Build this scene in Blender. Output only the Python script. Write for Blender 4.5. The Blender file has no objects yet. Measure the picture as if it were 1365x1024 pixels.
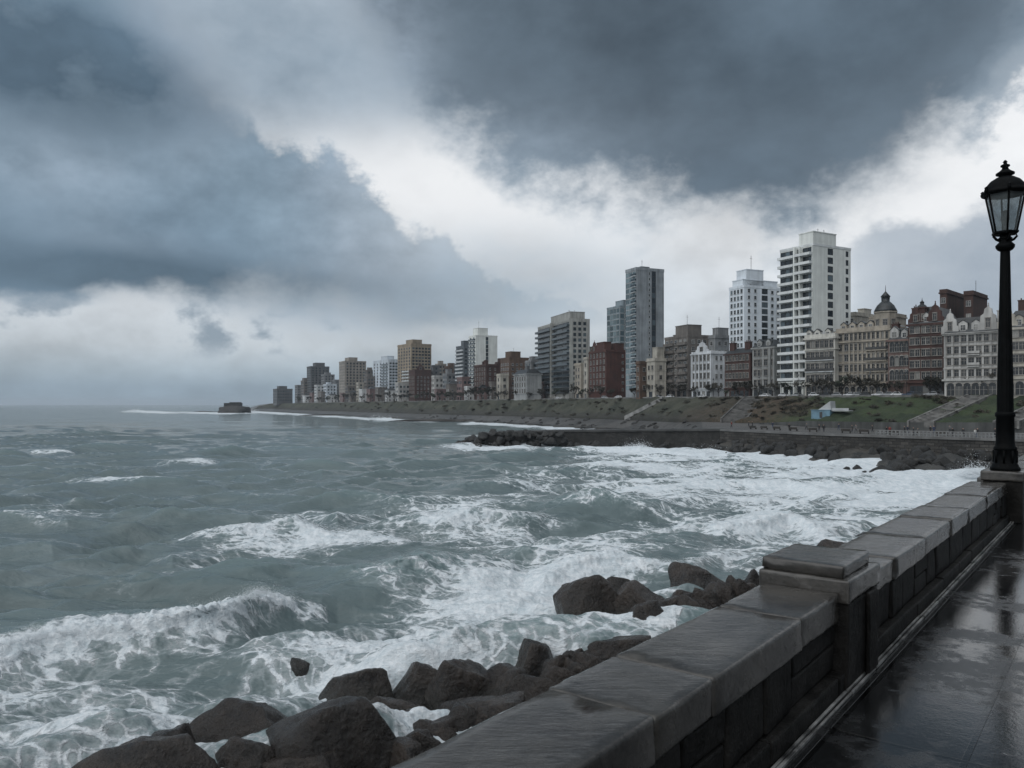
import bpy, bmesh, math, random
import numpy as np
from mathutils import Vector, Matrix

F = 1050.0; CX = 682.5; HY = 539.0; EYE = 11.0       # photo focal length, centre column, horizon row; eye height over the sea
sc = bpy.context.scene
COL = sc.collection
R = math.radians

# ------------------------------------------------------------------ helpers
def P(px, D, z=0.0): return Vector(((px - CX) / F * D, D, z))
def SEA(py): return EYE * F / (py - HY)
def ZAT(py, D): return EYE + (HY - py) / F * D
# our own promenade: n points inland, d runs along the wall
DV = Vector((0.6143, 0.7890, 0)); NV = Vector((0.7890, -0.6143, 0))
WALL_ROT = math.atan2(DV.y, DV.x)
def W(t, a, z): return NV * a + DV * t + Vector((0, 0, z))

class MB:
    """collects polygons for ONE mesh"""
    def __init__(s): s.v = []; s.f = []; s.m = []; s.sm = []
    def add(s, vs, fs, m=0, smooth=False):
        b = len(s.v); s.v += [tuple(v) for v in vs]
        for f in fs: s.f.append([b + i for i in f]); s.m.append(m); s.sm.append(smooth)
    def box(s, x0, x1, y0, y1, z0, z1, m=0, skip=''):
        v = [(x0,y0,z0),(x1,y0,z0),(x1,y1,z0),(x0,y1,z0),(x0,y0,z1),(x1,y0,z1),(x1,y1,z1),(x0,y1,z1)]
        fs = {'b':(3,2,1,0),'t':(4,5,6,7),'S':(0,1,5,4),'E':(1,2,6,5),'N':(2,3,7,6),'W':(3,0,4,7)}
        s.add(v, [fs[k] for k in fs if k not in skip], m)
    def bevbox(s, x0, x1, y0, y1, z0, z1, b=0.02, m=0, jit=0.0, rng=random, sub=0):
        bm = bmesh.new(); bmesh.ops.create_cube(bm, size=1)
        for v in bm.verts:
            v.co = Vector((x0 + (v.co.x+.5)*(x1-x0) + rng.uniform(-jit,jit), y0 + (v.co.y+.5)*(y1-y0) + rng.uniform(-jit,jit), z0 + (v.co.z+.5)*(z1-z0) + rng.uniform(-jit,jit)))
        bmesh.ops.bevel(bm, geom=bm.edges[:], offset=b, segments=2, profile=.6, affect='EDGES')
        if sub:   # worn, chipped arrises
            bmesh.ops.subdivide_edges(bm, edges=[e for e in bm.edges if e.calc_length() > .06], cuts=sub, use_grid_fill=True)
            bm.normal_update(); vs_ = list(bm.verts); c = np.array([v.co[:] for v in vs_]); nn = np.array([v.normal[:] for v in vs_]); sd = rng.randrange(999)
            e = 1-np.abs(nn).max(1); w = fbm(c[:,0]*7+c[:,2]*5, c[:,1]*7-c[:,2]*4, 3, sd); ch = np.clip(perlin(c[:,0]*11+sd, c[:,1]*11+c[:,2]*9, sd)-.22, 0, 1)
            off = .0035*w-.05*ch*np.clip(e*3.5, 0, 1)
            for v, o_, n_ in zip(vs_, off, nn): v.co += Vector(n_)*float(o_)
            for f in bm.faces: f.smooth = True
        bm.verts.index_update()
        s.add([v.co[:] for v in bm.verts], [[v.index for v in f.verts] for f in bm.faces], m, bool(sub)); bm.free()
    def frust(s, x0, x1, y0, y1, z0, z1, ix, iy, m=0):
        s.add([(x0,y0,z0),(x1,y0,z0),(x1,y1,z0),(x0,y1,z0),(x0+ix,y0+iy,z1),(x1-ix,y0+iy,z1),(x1-ix,y1-iy,z1),(x0+ix,y1-iy,z1)],
              [(4,5,6,7),(0,1,5,4),(1,2,6,5),(2,3,7,6),(3,0,4,7)], m)
    def lathe(s, prof, n=12, c=(0,0), m=0, smooth=True, ph=0.0, cap=True):
        vs = []; fs = []
        for r, z in prof:
            for k in range(n):
                a = 2*math.pi*k/n + ph; vs.append((c[0]+r*math.cos(a), c[1]+r*math.sin(a), z))
        for i in range(len(prof)-1):
            for k in range(n):
                fs.append((i*n+k, i*n+(k+1)%n, (i+1)*n+(k+1)%n, (i+1)*n+k))
        if cap: fs.append(tuple(range(n))[::-1]); fs.append(tuple((len(prof)-1)*n+k for k in range(n)))
        s.add(vs, fs, m, smooth)
    def tube(s, pts, r, n=6, m=0):
        pts = [Vector(p) for p in pts]; rs = r if isinstance(r, (list, tuple)) else [r]*len(pts)
        vs = []; fs = []
        for i, p in enumerate(pts):
            d = (pts[min(i+1, len(pts)-1)] - pts[max(i-1, 0)]).normalized()
            u = d.cross(Vector((0,0,1)))
            if u.length < 1e-3: u = Vector((1,0,0))
            u.normalize(); w = d.cross(u)
            for k in range(n):
                a = 2*math.pi*k/n; vs.append(p + (u*math.cos(a)+w*math.sin(a))*rs[i])
        for i in range(len(pts)-1):
            for k in range(n): fs.append((i*n+k, i*n+(k+1)%n, (i+1)*n+(k+1)%n, (i+1)*n+k))
        fs.append(tuple(range(n))[::-1]); fs.append(tuple((len(pts)-1)*n+k for k in range(n)))
        s.add(vs, fs, m, True)
    def prism(s, poly, y0, y1, m=0):
        """poly in x,z extruded along y"""
        n = len(poly)
        s.add([(x,y0,z) for x,z in poly]+[(x,y1,z) for x,z in poly],
              [tuple(range(n)), tuple(range(2*n-1, n-1, -1))]+[(i, n+i, n+(i+1)%n, (i+1)%n) for i in range(n)], m)
    def mesh(s, name, mats):
        me = bpy.data.meshes.new(name); me.from_pydata(s.v, [], s.f)
        for m in (mats if isinstance(mats, (list, tuple)) else [mats]): me.materials.append(m)
        me.polygons.foreach_set('material_index', s.m); me.polygons.foreach_set('use_smooth', s.sm)
        me.validate(); me.update()
        return me
    def build(s, name, mats, parent=None, loc=None, rot=0.0):
        bm = bmesh.new(); me = s.mesh(name, mats); bm.from_mesh(me)
        bmesh.ops.recalc_face_normals(bm, faces=bm.faces[:]); bm.to_mesh(me); bm.free()
        return obj(name, me, parent, loc, rot)

def obj(name, me, parent=None, loc=None, rot=0.0):
    o = bpy.data.objects.new(name, me); COL.objects.link(o)
    if parent is not None: o.parent = parent
    if loc is not None: o.location = loc
    o.rotation_euler = (0, 0, rot)
    return o
def tag(o, label=None, cat=None, group=None, kind=None):
    if label: o['label'] = label
    if cat: o['category'] = cat
    if group: o['group'] = group
    if kind: o['kind'] = kind
    return o
def thing(name, label, cat, loc=(0,0,0), rot=0.0, group=None):
    return tag(obj(name, None, None, loc, rot), label, cat, group)
def np_mesh(name, co, quads, mats, smooth=True):
    me = bpy.data.meshes.new(name); n = len(co); q = len(quads)
    me.vertices.add(n); me.vertices.foreach_set('co', np.ascontiguousarray(co, dtype=np.float32).ravel())
    me.loops.add(q*4); me.loops.foreach_set('vertex_index', np.ascontiguousarray(quads, dtype=np.int32).ravel())
    me.polygons.add(q); me.polygons.foreach_set('loop_start', np.arange(0, q*4, 4, dtype=np.int32))
    me.polygons.foreach_set('use_smooth', np.full(q, smooth, dtype=bool))
    me.update(calc_edges=True); me.validate()
    for m in (mats if isinstance(mats, (list, tuple)) else [mats]): me.materials.append(m)
    return me
def grid_quads(nr, nc):
    i = np.arange((nr-1)*(nc-1)); r = i//(nc-1); c = i % (nc-1); a = r*nc+c
    return np.stack([a, a+1, a+nc+1, a+nc], 1)

def _hash(ix, iy, seed):
    h = (ix*374761393 + iy*668265263 + seed*974634777) & 0xFFFFFFFF
    h = ((h ^ (h >> 13))*1274126177) & 0xFFFFFFFF
    return h ^ (h >> 16)
def perlin(x, y, seed=0):
    x = np.asarray(x, dtype=np.float64); y = np.asarray(y, dtype=np.float64)
    ix = np.floor(x).astype(np.int64); iy = np.floor(y).astype(np.int64); fx = x-ix; fy = y-iy
    u = fx*fx*fx*(fx*(fx*6-15)+10); v = fy*fy*fy*(fy*(fy*6-15)+10)
    def g(dx, dy):
        a = _hash(ix+dx, iy+dy, seed)*(2*math.pi/4294967296.0)
        return np.cos(a)*(fx-dx)+np.sin(a)*(fy-dy)
    a = g(0,0); b = g(1,0); c = g(0,1); d = g(1,1)
    return (a+(b-a)*u + ((c+(d-c)*u)-(a+(b-a)*u))*v)*1.5
def fbm(x, y, octv=4, seed=0, gain=.5):
    s = 0; a = 1; t = 0
    for k in range(octv):
        s = s + a*perlin(x*2**k+17.3*k, y*2**k-9.1*k, seed+k); t += a; a *= gain
    return s/t*1.4

# ------------------------------------------------------------------ node helpers
class N:
    """tiny expression layer over shader nodes"""
    def __init__(s, nt, sock): s.nt = nt; s.s = sock
    def _op(s, op, *a, clamp=False):
        n = s.nt.nodes.new('ShaderNodeMath'); n.operation = op; n.use_clamp = clamp
        for i, v in enumerate((s,)+a):
            if isinstance(v, N): s.nt.links.new(v.s, n.inputs[i])
            else: n.inputs[i].default_value = float(v)
        return N(s.nt, n.outputs[0])
    def __add__(s, o): return s._op('ADD', o)
    __radd__ = __add__
    def __sub__(s, o): return s._op('SUBTRACT', o)
    def __rsub__(s, o): return (s*-1.0)+o
    def __mul__(s, o): return s._op('MULTIPLY', o)
    __rmul__ = __mul__
    def __truediv__(s, o): return s._op('DIVIDE', o)
    def exp(s): return s._op('EXPONENT')
    def pow(s, p): return s._op('POWER', p)
    def abs(s): return s._op('ABSOLUTE')
    def clamp(s): return s._op('ADD', 0.0, clamp=True)
    def max(s, o): return s._op('MAXIMUM', o)
    def min(s, o): return s._op('MINIMUM', o)
    def smooth(s, a, b):
        n = s.nt.nodes.new('ShaderNodeMapRange'); n.interpolation_type = 'SMOOTHSTEP'
        s.nt.links.new(s.s, n.inputs[0])
        for i, v in ((1, a), (2, b)):
            if isinstance(v, N): s.nt.links.new(v.s, n.inputs[i])
            else: n.inputs[i].default_value = v
        return N(s.nt, n.outputs[0])
    def ramp(s, stops, interp='LINEAR'):
        n = s.nt.nodes.new('ShaderNodeValToRGB'); n.color_ramp.interpolation = interp
        e = n.color_ramp.elements
        while len(e) < len(stops): e.new(0.5)
        for k, (p, c) in enumerate(stops):
            e[k].position = p; e[k].color = (c[0], c[1], c[2], 1) if isinstance(c, (tuple, list)) else (c, c, c, 1)
        s.nt.links.new(s.s, n.inputs[0]); return N(s.nt, n.outputs[0])
    def curve(s, pts):
        n = s.nt.nodes.new('ShaderNodeFloatCurve'); c = n.mapping.curves[0]
        pts = sorted(pts); c.points[0].location = pts[0]; c.points[1].location = pts[-1]
        for p in pts[1:-1]: c.points.new(*p)
        for p in c.points: p.handle_type = 'AUTO_CLAMPED'
        n.mapping.update(); s.nt.links.new(s.s, n.inputs[1]); return N(s.nt, n.outputs[0])
def mix(nt, f, a, b):
    n = nt.nodes.new('ShaderNodeMix'); n.data_type = 'RGBA'
    for i, v in ((0, f), (6, a), (7, b)):
        if isinstance(v, N): nt.links.new(v.s, n.inputs[i])
        elif i == 0: n.inputs[0].default_value = v
        else: n.inputs[i].default_value = (v[0], v[1], v[2], 1)
    return N(nt, n.outputs[2])
def scalec(nt, c, f):
    n = nt.nodes.new('ShaderNodeMix'); n.data_type = 'RGBA'; n.blend_type = 'MULTIPLY'; n.inputs[0].default_value = 1
    nt.links.new(c.s, n.inputs[6]) if isinstance(c, N) else setattr(n.inputs[6], 'default_value', (*c, 1))
    nt.links.new(f.s, n.inputs[7])
    return N(nt, n.outputs[2])
def combine(nt, x, y, z):
    n = nt.nodes.new('ShaderNodeCombineXYZ')
    for i, v in enumerate((x, y, z)):
        if isinstance(v, N): nt.links.new(v.s, n.inputs[i])
        else: n.inputs[i].default_value = v
    return N(nt, n.outputs[0])
def mapping(nt, v, scale=(1,1,1), loc=(0,0,0), rot=(0,0,0)):
    n = nt.nodes.new('ShaderNodeMapping'); nt.links.new(v.s, n.inputs[0])
    n.inputs['Scale'].default_value = scale; n.inputs['Location'].default_value = loc; n.inputs['Rotation'].default_value = rot
    return N(nt, n.outputs[0])
def noise(nt, v, scale=1.0, det=4, rough=.55, dist=0.0, ridged=False):
    n = nt.nodes.new('ShaderNodeTexNoise')
    if v is not None: nt.links.new(v.s, n.inputs['Vector'])
    n.inputs['Scale'].default_value = scale; n.inputs['Detail'].default_value = det
    n.inputs['Roughness'].default_value = rough; n.inputs['Distortion'].default_value = dist
    return N(nt, n.outputs[0])
def voro(nt, v, scale=1.0, feature='F1', rand=1.0):
    n = nt.nodes.new('ShaderNodeTexVoronoi'); n.feature = feature
    nt.links.new(v.s, n.inputs['Vector']); n.inputs['Scale'].default_value = scale; n.inputs['Randomness'].default_value = rand
    return N(nt, n.outputs['Distance']), n
def coords(nt, which='Object'):
    return N(nt, nt.nodes.new('ShaderNodeTexCoord').outputs[which])
def position(nt): return N(nt, nt.nodes.new('ShaderNodeNewGeometry').outputs['Position'])
def sep(nt, v):
    n = nt.nodes.new('ShaderNodeSeparateXYZ'); nt.links.new(v.s, n.inputs[0]); return [N(nt, o) for o in n.outputs]

def new_mat(name):
    m = bpy.data.materials.new(name); m.use_nodes = True; nt = m.node_tree
    b = nt.nodes['Principled BSDF']
    return m, nt, b
def setin(nt, b, key, v):
    if isinstance(v, N): nt.links.new(v.s, b.inputs[key])
    elif isinstance(v, (tuple, list)): b.inputs[key].default_value = (*v, 1)
    else: b.inputs[key].default_value = v
def bump(nt, b, h, strength=.5, dist=.02):
    n = nt.nodes.new('ShaderNodeBump'); n.inputs['Strength'].default_value = strength; n.inputs['Distance'].default_value = dist
    nt.links.new(h.s, n.inputs['Height']); nt.links.new(n.outputs[0], b.inputs['Normal'])

_M = {}
def paint(name, col, rough=.6, var=.2, scale=.35, bstr=0.0, bscale=8.0, bdist=.02, col2=None, spec=.5, metal=0.0, streak=False):
    """plain material with blotchy variation and optional vertical weather streaks"""
    if name in _M: return _M[name]
    m, nt, b = new_mat(name)
    p = position(nt)
    n = noise(nt, p, scale, 5, .6)
    if streak: n = n*0.5 + noise(nt, mapping(nt, p, (1.3,1.3,.07)), .7, 4, .6)*0.5
    c2 = col2 or tuple(max(0, c*(1-2.2*var)) for c in col); c1 = tuple(c*(1+var*.8) for c in col)
    setin(nt, b, 'Base Color', mix(nt, n.smooth(.3, .7), c2, c1))
    r = noise(nt, p, scale*3, 3)
    setin(nt, b, 'Roughness', (r-.5)*.25+rough)
    b.inputs['Specular IOR Level'].default_value = spec; b.inputs['Metallic'].default_value = metal
    if bstr: bump(nt, b, noise(nt, p, bscale, 6, .62), bstr, bdist)
    _M[name] = m
    return m
# ------------------------------------------------------------------ camera, sun, sky
cam = bpy.data.cameras.new('camera'); cam.sensor_width = 36; cam.lens = 36*F/1365
cam.shift_y = (HY-512)/1365; cam.clip_start = .05; cam.clip_end = 40000
camo = bpy.data.objects.new('camera', cam); COL.objects.link(camo); camo.location = (0, 0, EYE); camo.rotation_euler = (R(90), 0, 0)
sc.camera = camo
sc.view_settings.view_transform = 'Standard'; sc.view_settings.look = 'None'; sc.view_settings.exposure = 0; sc.view_settings.gamma = 1
sc.cycles.use_denoising = True
sc.cycles.max_bounces = 6; sc.cycles.diffuse_bounces = 3; sc.cycles.glossy_bounces = 3; sc.cycles.transmission_bounces = 4
sc.cycles.transparent_max_bounces = 8; sc.cycles.volume_bounces = 0; sc.cycles.sample_clamp_indirect = 4
SUN_DIR = Vector((-.48, -.50, .72)).normalized()
sun = bpy.data.lights.new('sun', 'SUN'); sun.energy = 1.65; sun.angle = R(85); sun.color = (1, .985, .96)
suno = bpy.data.objects.new('sun', sun); COL.objects.link(suno); suno.rotation_euler = SUN_DIR.to_track_quat('Z', 'Y').to_euler(); suno.location = (0, 0, 60)

def AZ(px): return math.degrees(math.atan((px-CX)/F))
def EL(px, py): return math.degrees(math.atan((HY-py)/F*math.cos(R(AZ(px)))))
def build_sky():
    w = bpy.data.worlds.new('World'); sc.world = w; w.use_nodes = True; nt = w.node_tree; nt.nodes.clear()
    d = coords(nt, 'Generated'); x, y, z = sep(nt, d)
    deg = 57.29578
    az = x._op('ARCTAN2', y)*deg; el = z._op('ARCSINE')*deg
    ds = mapping(nt, d, (1,1,1.7))
    n1 = (noise(nt, ds, 3.2, 5, .55)-.5)*2.0            # broad
    n2 = (noise(nt, mapping(nt, d, (1,1,1.5), (3.1,1.7,.4)), 7.5, 8, .6)-.5)*2.2     # billows
    n3 = (noise(nt, mapping(nt, d, (1,1,1.3), (7.1,.7,2.4)), 24, 6, .62)-.5)*2.2     # fine wisps
    azn = (az+40)/80.0
    def C(pts):   # curve elevation(azimuth) from photo rows
        return azn.curve([(min(1, max(0, (AZ(a)+40)/80)), EL(a, b)/60.0+.2) for a, b in pts])*60.0-12.0
    def V(pts):   # scalar along azimuth
        return azn.curve([(min(1, max(0, (AZ(a)+40)/80)), b) for a, b in pts])
    def G(px, py, sx, sy):
        a0 = AZ(px); e0 = EL(px, py); k = .0546
        u = (az-a0)/(sx*k); v = (el-e0)/(sy*k)
        return ((u*u+v*v)*-1.0).exp()
    elr = (el/40.0).clamp()
    base = elr.ramp([(0,(.265,.36,.445)),(.03,(.30,.39,.475)),(.06,(.41,.49,.56)),(.10,(.57,.625,.675)),(.18,(.70,.74,.78)),(.28,(.84,.865,.89)),(.42,(.88,.90,.92)),(.75,(.55,.6,.66)),(1,(.42,.48,.55))])
    cvar = (n2*.5+n1*.6+1.0)
    base = scalec(nt, base, combine(nt, cvar, cvar, cvar))
    glow = (G(600,245,170,62)+G(1265,170,130,110)*.85+G(790,262,150,55)*.7+G(1130,300,140,40)*.55+G(480,190,90,30)*.5).clamp()
    base = mix(nt, (glow*(n2*.8+1.0)).clamp(), base, (1.0,1.01,1.02))
    base = mix(nt, ((G(700,340,190,60)*.35+G(640,395,220,45)*.55)*(n2*1.6+1.0)).clamp(), base, (.43,.51,.585))
    lane = (G(300,10,180,110)+G(430,60,150,75)*.8+G(510,115,85,50)*.5+G(350,110,70,60)*.4)
    lane = (lane*-1.6).exp()*-1.0+1.0
    base = mix(nt, (lane+n2*.35*lane).clamp(), base, mix(nt, (n2*.9+n1*1.1+n3*.3+.5).clamp(), (.23,.315,.40), (.44,.525,.61)))
    # thin grey shelf cloud on the inland side
    t = C([(-200,300),(1080,345),(1150,312),(1200,296),(1260,300),(1300,275),(1365,262),(1800,250)])
    sr = ((t-el)+n2*3.2+n3*1.0).smooth(-.2,1.5)*(el+n1*4).smooth(2.5,6.0)*V([(-200,0),(1060,0),(1150,.7),(1250,.9),(1800,.9)])
    base = mix(nt, sr, base, mix(nt, (n2*1.4+.5).clamp(), (.325,.39,.47), (.46,.52,.59)))
    # the big blue-grey bank over the sea
    top = C([(-300,-160),(150,-120),(240,-40),(300,50),(335,118),(356,158),(380,160),(420,184),(445,196),(470,212),(500,238),(545,288),(580,300),(640,345),(720,385),(800,412),(900,430),(1700,430)])
    bot = C([(-300,396),(0,402),(110,400),(200,396),(300,412),(400,430),(500,442),(640,446),(760,436),(900,430),(1700,430)])
    lop = V([(-300,1),(380,1),(470,.90),(560,.66),(650,.44),(740,.28),(840,.14),(940,0),(1700,0)])
    vL = (el-bot)/(top-bot).max(.5)
    edge = n2*3.4+n3*2.6+n1*1.2
    mL = ((top-el)+edge).smooth(-.15, V([(-300,6),(240,6),(330,3.4),(375,1.6),(520,1.7),(620,4),(1700,4)])) * ((el-bot)+n1*3.5+n2*2.6).smooth(V([(-300,-.5),(250,-.6),(450,-1.8),(700,-2.5),(1700,-2)]), V([(-300,1.8),(250,2.0),(420,4.5),(600,6.0),(1700,6)]))*lop
    colL = vL.clamp().ramp([(0,(.17,.25,.335)),(.10,(.125,.20,.275)),(.28,(.20,.295,.385)),(.55,(.26,.365,.46)),(.80,(.26,.365,.46)),(1,(.255,.355,.45))])
    lite = (G(60,215,130,70)*.6+G(250,60,60,110)*.75+G(330,110,60,60)*.9+G(490,300,110,90)*.55+G(430,230,50,40)*.4+G(150,330,120,30)*.25+G(520,380,160,60)*.45+G(200,0,50,50)*.5)
    dark = (G(20,50,150,70)*.95+G(150,130,150,45)*.6+G(60,350,220,32)*.6+G(260,378,180,28)*.6+G(420,385,120,24)*.35+G(30,280,90,30)*.25)
    colL = mix(nt, (lite*(n2*1.2+1)).clamp(), colL, (.36,.44,.53))
    colL = mix(nt, (dark*(n2*1.6+1)).clamp(), colL, (.095,.145,.195))
    c2 = n1*.6+n2*.5+n3*.12+1.0
    colL = scalec(nt, colL, combine(nt, c2, c2, c2))
    base = mix(nt, mL, base, colL)
    # low broken scraps under the bank
    scr = (n2*2.2+n1*1.2).smooth(.15,.75)*((el-bot)*-1.0).smooth(-1,1.0)*el.smooth(2.2,4.5)*V([(-300,.9),(500,.8),(700,.3),(800,0),(1700,0)])
    base = mix(nt, scr, base, (.235,.305,.38))
    # dark ceiling above the town
    lo = C([(-300,-300),(300,-200),(390,-60),(450,30),(500,112),(555,182),(600,218),(680,252),(740,276),(800,288),(850,310),(905,326),(960,340),(1010,352),(1060,356),(1105,346),(1150,326),(1205,296),(1255,246),(1300,186),(1365,96),(1450,-30),(1700,-200)])
    wU = V([(-300,6),(420,6),(560,5.5),(700,4.6),(880,5.2),(1010,5.0),(1200,7.0),(1365,8),(1700,8)])
    hU = (el-lo)+n1*5.5+n2*4.6+n3*2.2
    mU = hU.smooth(-.8, wU)*el.smooth(60,34)
    colU = hU.smooth(0,11).ramp([(0,(.38,.445,.51)),(.2,(.235,.295,.355)),(.45,(.150,.196,.242)),(1,(.124,.166,.206))])
    colU = mix(nt, (G(1000,20,260,80)*.5+G(960,235,110,42)*.5+G(1100,60,160,60)*.3).clamp(), colU, (.098,.138,.178))
    colU = mix(nt, ((G(470,60,90,90)*.7+G(700,190,120,40)*.25+G(380,20,80,80)*.7)*(n2*2+1)).clamp(), colU, (.33,.40,.48))
    c3 = n1*.6+n2*.5+n3*.10+1.0
    colU = scalec(nt, colU, combine(nt, c3, c3, c3))
    base = mix(nt, mU, base, colU)
    # away from the photographed side: unseen broken overcast, brightened to light the facades
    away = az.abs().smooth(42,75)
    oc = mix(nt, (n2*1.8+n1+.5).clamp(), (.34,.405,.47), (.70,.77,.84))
    land = x.smooth(-.15, .55)        # unseen inland sky darkened to keep the parapet's promenade face dark
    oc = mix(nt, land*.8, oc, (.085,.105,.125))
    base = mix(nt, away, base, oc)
    zen = el.smooth(32,62)
    base = mix(nt, zen, base, mix(nt, (n2*1.5+n1+.5).clamp(), (.62,.69,.76), (.84,.89,.93)))
    below = el.smooth(-.2,-4)
    base = mix(nt, below, base, (.10,.13,.15))
    sky = nt.nodes.new('ShaderNodeTexSky'); sky.sky_type = 'NISHITA'; sky.sun_disc = False
    sky.sun_elevation = math.asin(SUN_DIR.z); sky.sun_rotation = math.atan2(SUN_DIR.x, SUN_DIR.y)
    # cloud radiance is written on the sky's own physical scale (strength .1), a little clear sky shines through
    tot = scalec(nt, base, combine(nt, 9.3, 9.3, 9.3))
    tot = mix(nt, .05, tot, N(nt, sky.outputs[0]))
    bg = nt.nodes.new('ShaderNodeBackground'); bg.inputs['Strength'].default_value = .1
    nt.links.new(tot.s, bg.inputs['Color'])
    out = nt.nodes.new('ShaderNodeOutputWorld'); nt.links.new(bg.outputs[0], out.inputs['Surface'])
    w.cycles.sampling_method = 'MANUAL'; w.cycles.sample_map_resolution = 512
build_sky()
# ------------------------------------------------------------------ sea
def pxpy(x, y):  # photo coordinates of a point on the still sea
    return CX+F*x/np.maximum(y, 1), HY+EYE*F/np.maximum(y, 1)
BREAK = [  # crest: (photo column, photo row of the crest, height), front width, back width, foam on crest
 ([(-260,900,.2),(-160,880,.8),(-60,862,.95),(0,853,1.0),(60,843,1.0),(130,834,1.1),(200,827,1.2),(270,813,1.4),(320,796,1.65),(345,786,1.7),(372,792,1.3),(405,801,.7),(450,808,.2)], 1.25, 4.2, 1.0),
 ([(215,712,.1),(262,707,.7),(310,703,1.0),(350,701,1.0),(395,692,1.45),(440,702,1.1),(490,712,.6),(560,722,.2)], 2.6, 6.0, .42),
 ([(380,770,.1),(440,764,.7),(500,754,1.2),(560,741,1.65),(600,752,1.1),(650,760,.8),(700,766,.3)], 2.4, 5.0, .22),
 ([(690,772,.1),(725,764,.6),(760,747,.9),(800,742,.95),(850,744,.85),(905,746,.8),(960,737,.6),(1000,734,.1)], 1.7, 4.0, .7),
 ([(930,714,.1),(965,704,.8),(1012,691,1.3),(1050,686,1.25),(1090,700,.8),(1130,712,.2)], 2.2, 5.0, .85),
 ([(800,664,.1),(860,652,.7),(960,641,1.2),(1050,639,1.3),(1100,652,.8),(1150,662,.2)], 2.6, 6.0, .75),
 ([(540,702,.1),(585,690,1.0),(640,681,1.35),(700,689,.9),(740,696,.1)], 2.0, 6.0, .12),
 ([(560,650,.1),(620,640,1.2),(680,637,1.3),(730,645,.1)], 2.4, 7.0, .12),
 ([(70,644,.1),(110,639,.9),(150,636,1.1),(195,640,.9),(250,645,.2)], 3.0, 8.0, .6),
 ([(20,604,.1),(50,600,.9),(85,599,1.0),(115,603,.1)], 5.0, 12.0, .6),
 ([(190,618,.1),(225,614,.9),(265,611,1.0),(305,615,.1)], 5.0, 11.0, .5),
 ([(390,690,.1),(450,684,1.2),(520,688,.1)], 2.0, 5.5, .1),
 ([(-80,690,.1),(10,684,1.0),(90,690,.9),(160,700,.1)], 2.0, 5.5, .3),
 ([(-60,728,.1),(0,720,.9),(70,722,.9),(130,730,.1)], 1.8, 5.0, .05),([(280,664,.1),(330,659,.8),(400,660,.8),(450,666,.1)], 2.2, 5.5, .3),([(180,745,.1),(230,738,.8),(300,742,.1)], 1.8, 4.5, .05),
 ([(300,600,.1),(360,595,1.1),(430,597,1.0),(480,603,.1)], 4.0, 9.0, .1),([(380,632,.1),(430,627,1.0),(500,630,.1)], 3.0, 7.0, .18),([(20,575,.1),(80,571,1.3),(170,573,.1)], 7.0, 14.0, .25),([(460,580,.1),(520,577,1.2),(580,581,.1)], 6.0, 12.0, .15),([(740,622,.1),(800,616,1.1),(870,620,.1)], 3.0, 7.0, .35),
 ([(150,560,.1),(165,549,1.2),(180,545.8,2.4),(196,548,1.3),(225,549.5,.7),(300,551,.1)], 18.0, 25.0, .9),
 ([(480,564,.1),(500,557,1.5),(520,557,1.6),(545,561,.2)], 8.0, 12.0, .9),
 ([(320,553,.1),(332,547,2.5),(345,551,.1)], 12.0, 16.0, 1.0),
 ([(560,600,.1),(610,592,1.0),(640,596,.3)], 4.0, 6.0, .7),
 ([(800,600,.2),(840,596,.8),(853,595,1.1),(868,597,.7),(900,602,.4),(940,603,.9),(960,604,.3)], 4.0, 4.0, .7),
]
ZONES = [  # photo column, row, half widths, foam
 (60,935,330,62,.36),(330,900,150,55,.22),(560,850,130,55,.48),(660,800,120,45,.44),(800,830,130,45,.56),(100,1010,200,50,.34),
 (520,905,120,40,.38),(-20,900,120,26,.12),(1130,665,150,42,.40),(1010,640,190,26,.34),(1180,712,120,26,.36),(930,700,120,30,.28),(900,612,130,14,.30),(1180,632,140,22,.36),
 (1240,650,110,26,.5),(760,735,130,26,.34),(640,715,90,18,.18),(400,716,100,17,.30),(470,724,120,12,.24),(350,738,90,12,.22),(560,700,200,40,.20),(300,760,160,14,.14),(180,720,120,16,.14),(700,790,90,40,.2),(60,690,80,12,.26),(50,672,60,8,.18),
 (720,668,170,24,.20),(820,640,140,20,.25),(260,616,40,5,.20),(690,594,90,5,.42),(620,595,40,5,.4),(860,606,90,7,.5),(150,800,60,12,.20),(40,822,90,10,.22),(760,780,120,30,.35),(1060,745,120,20,.45),
]
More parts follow.
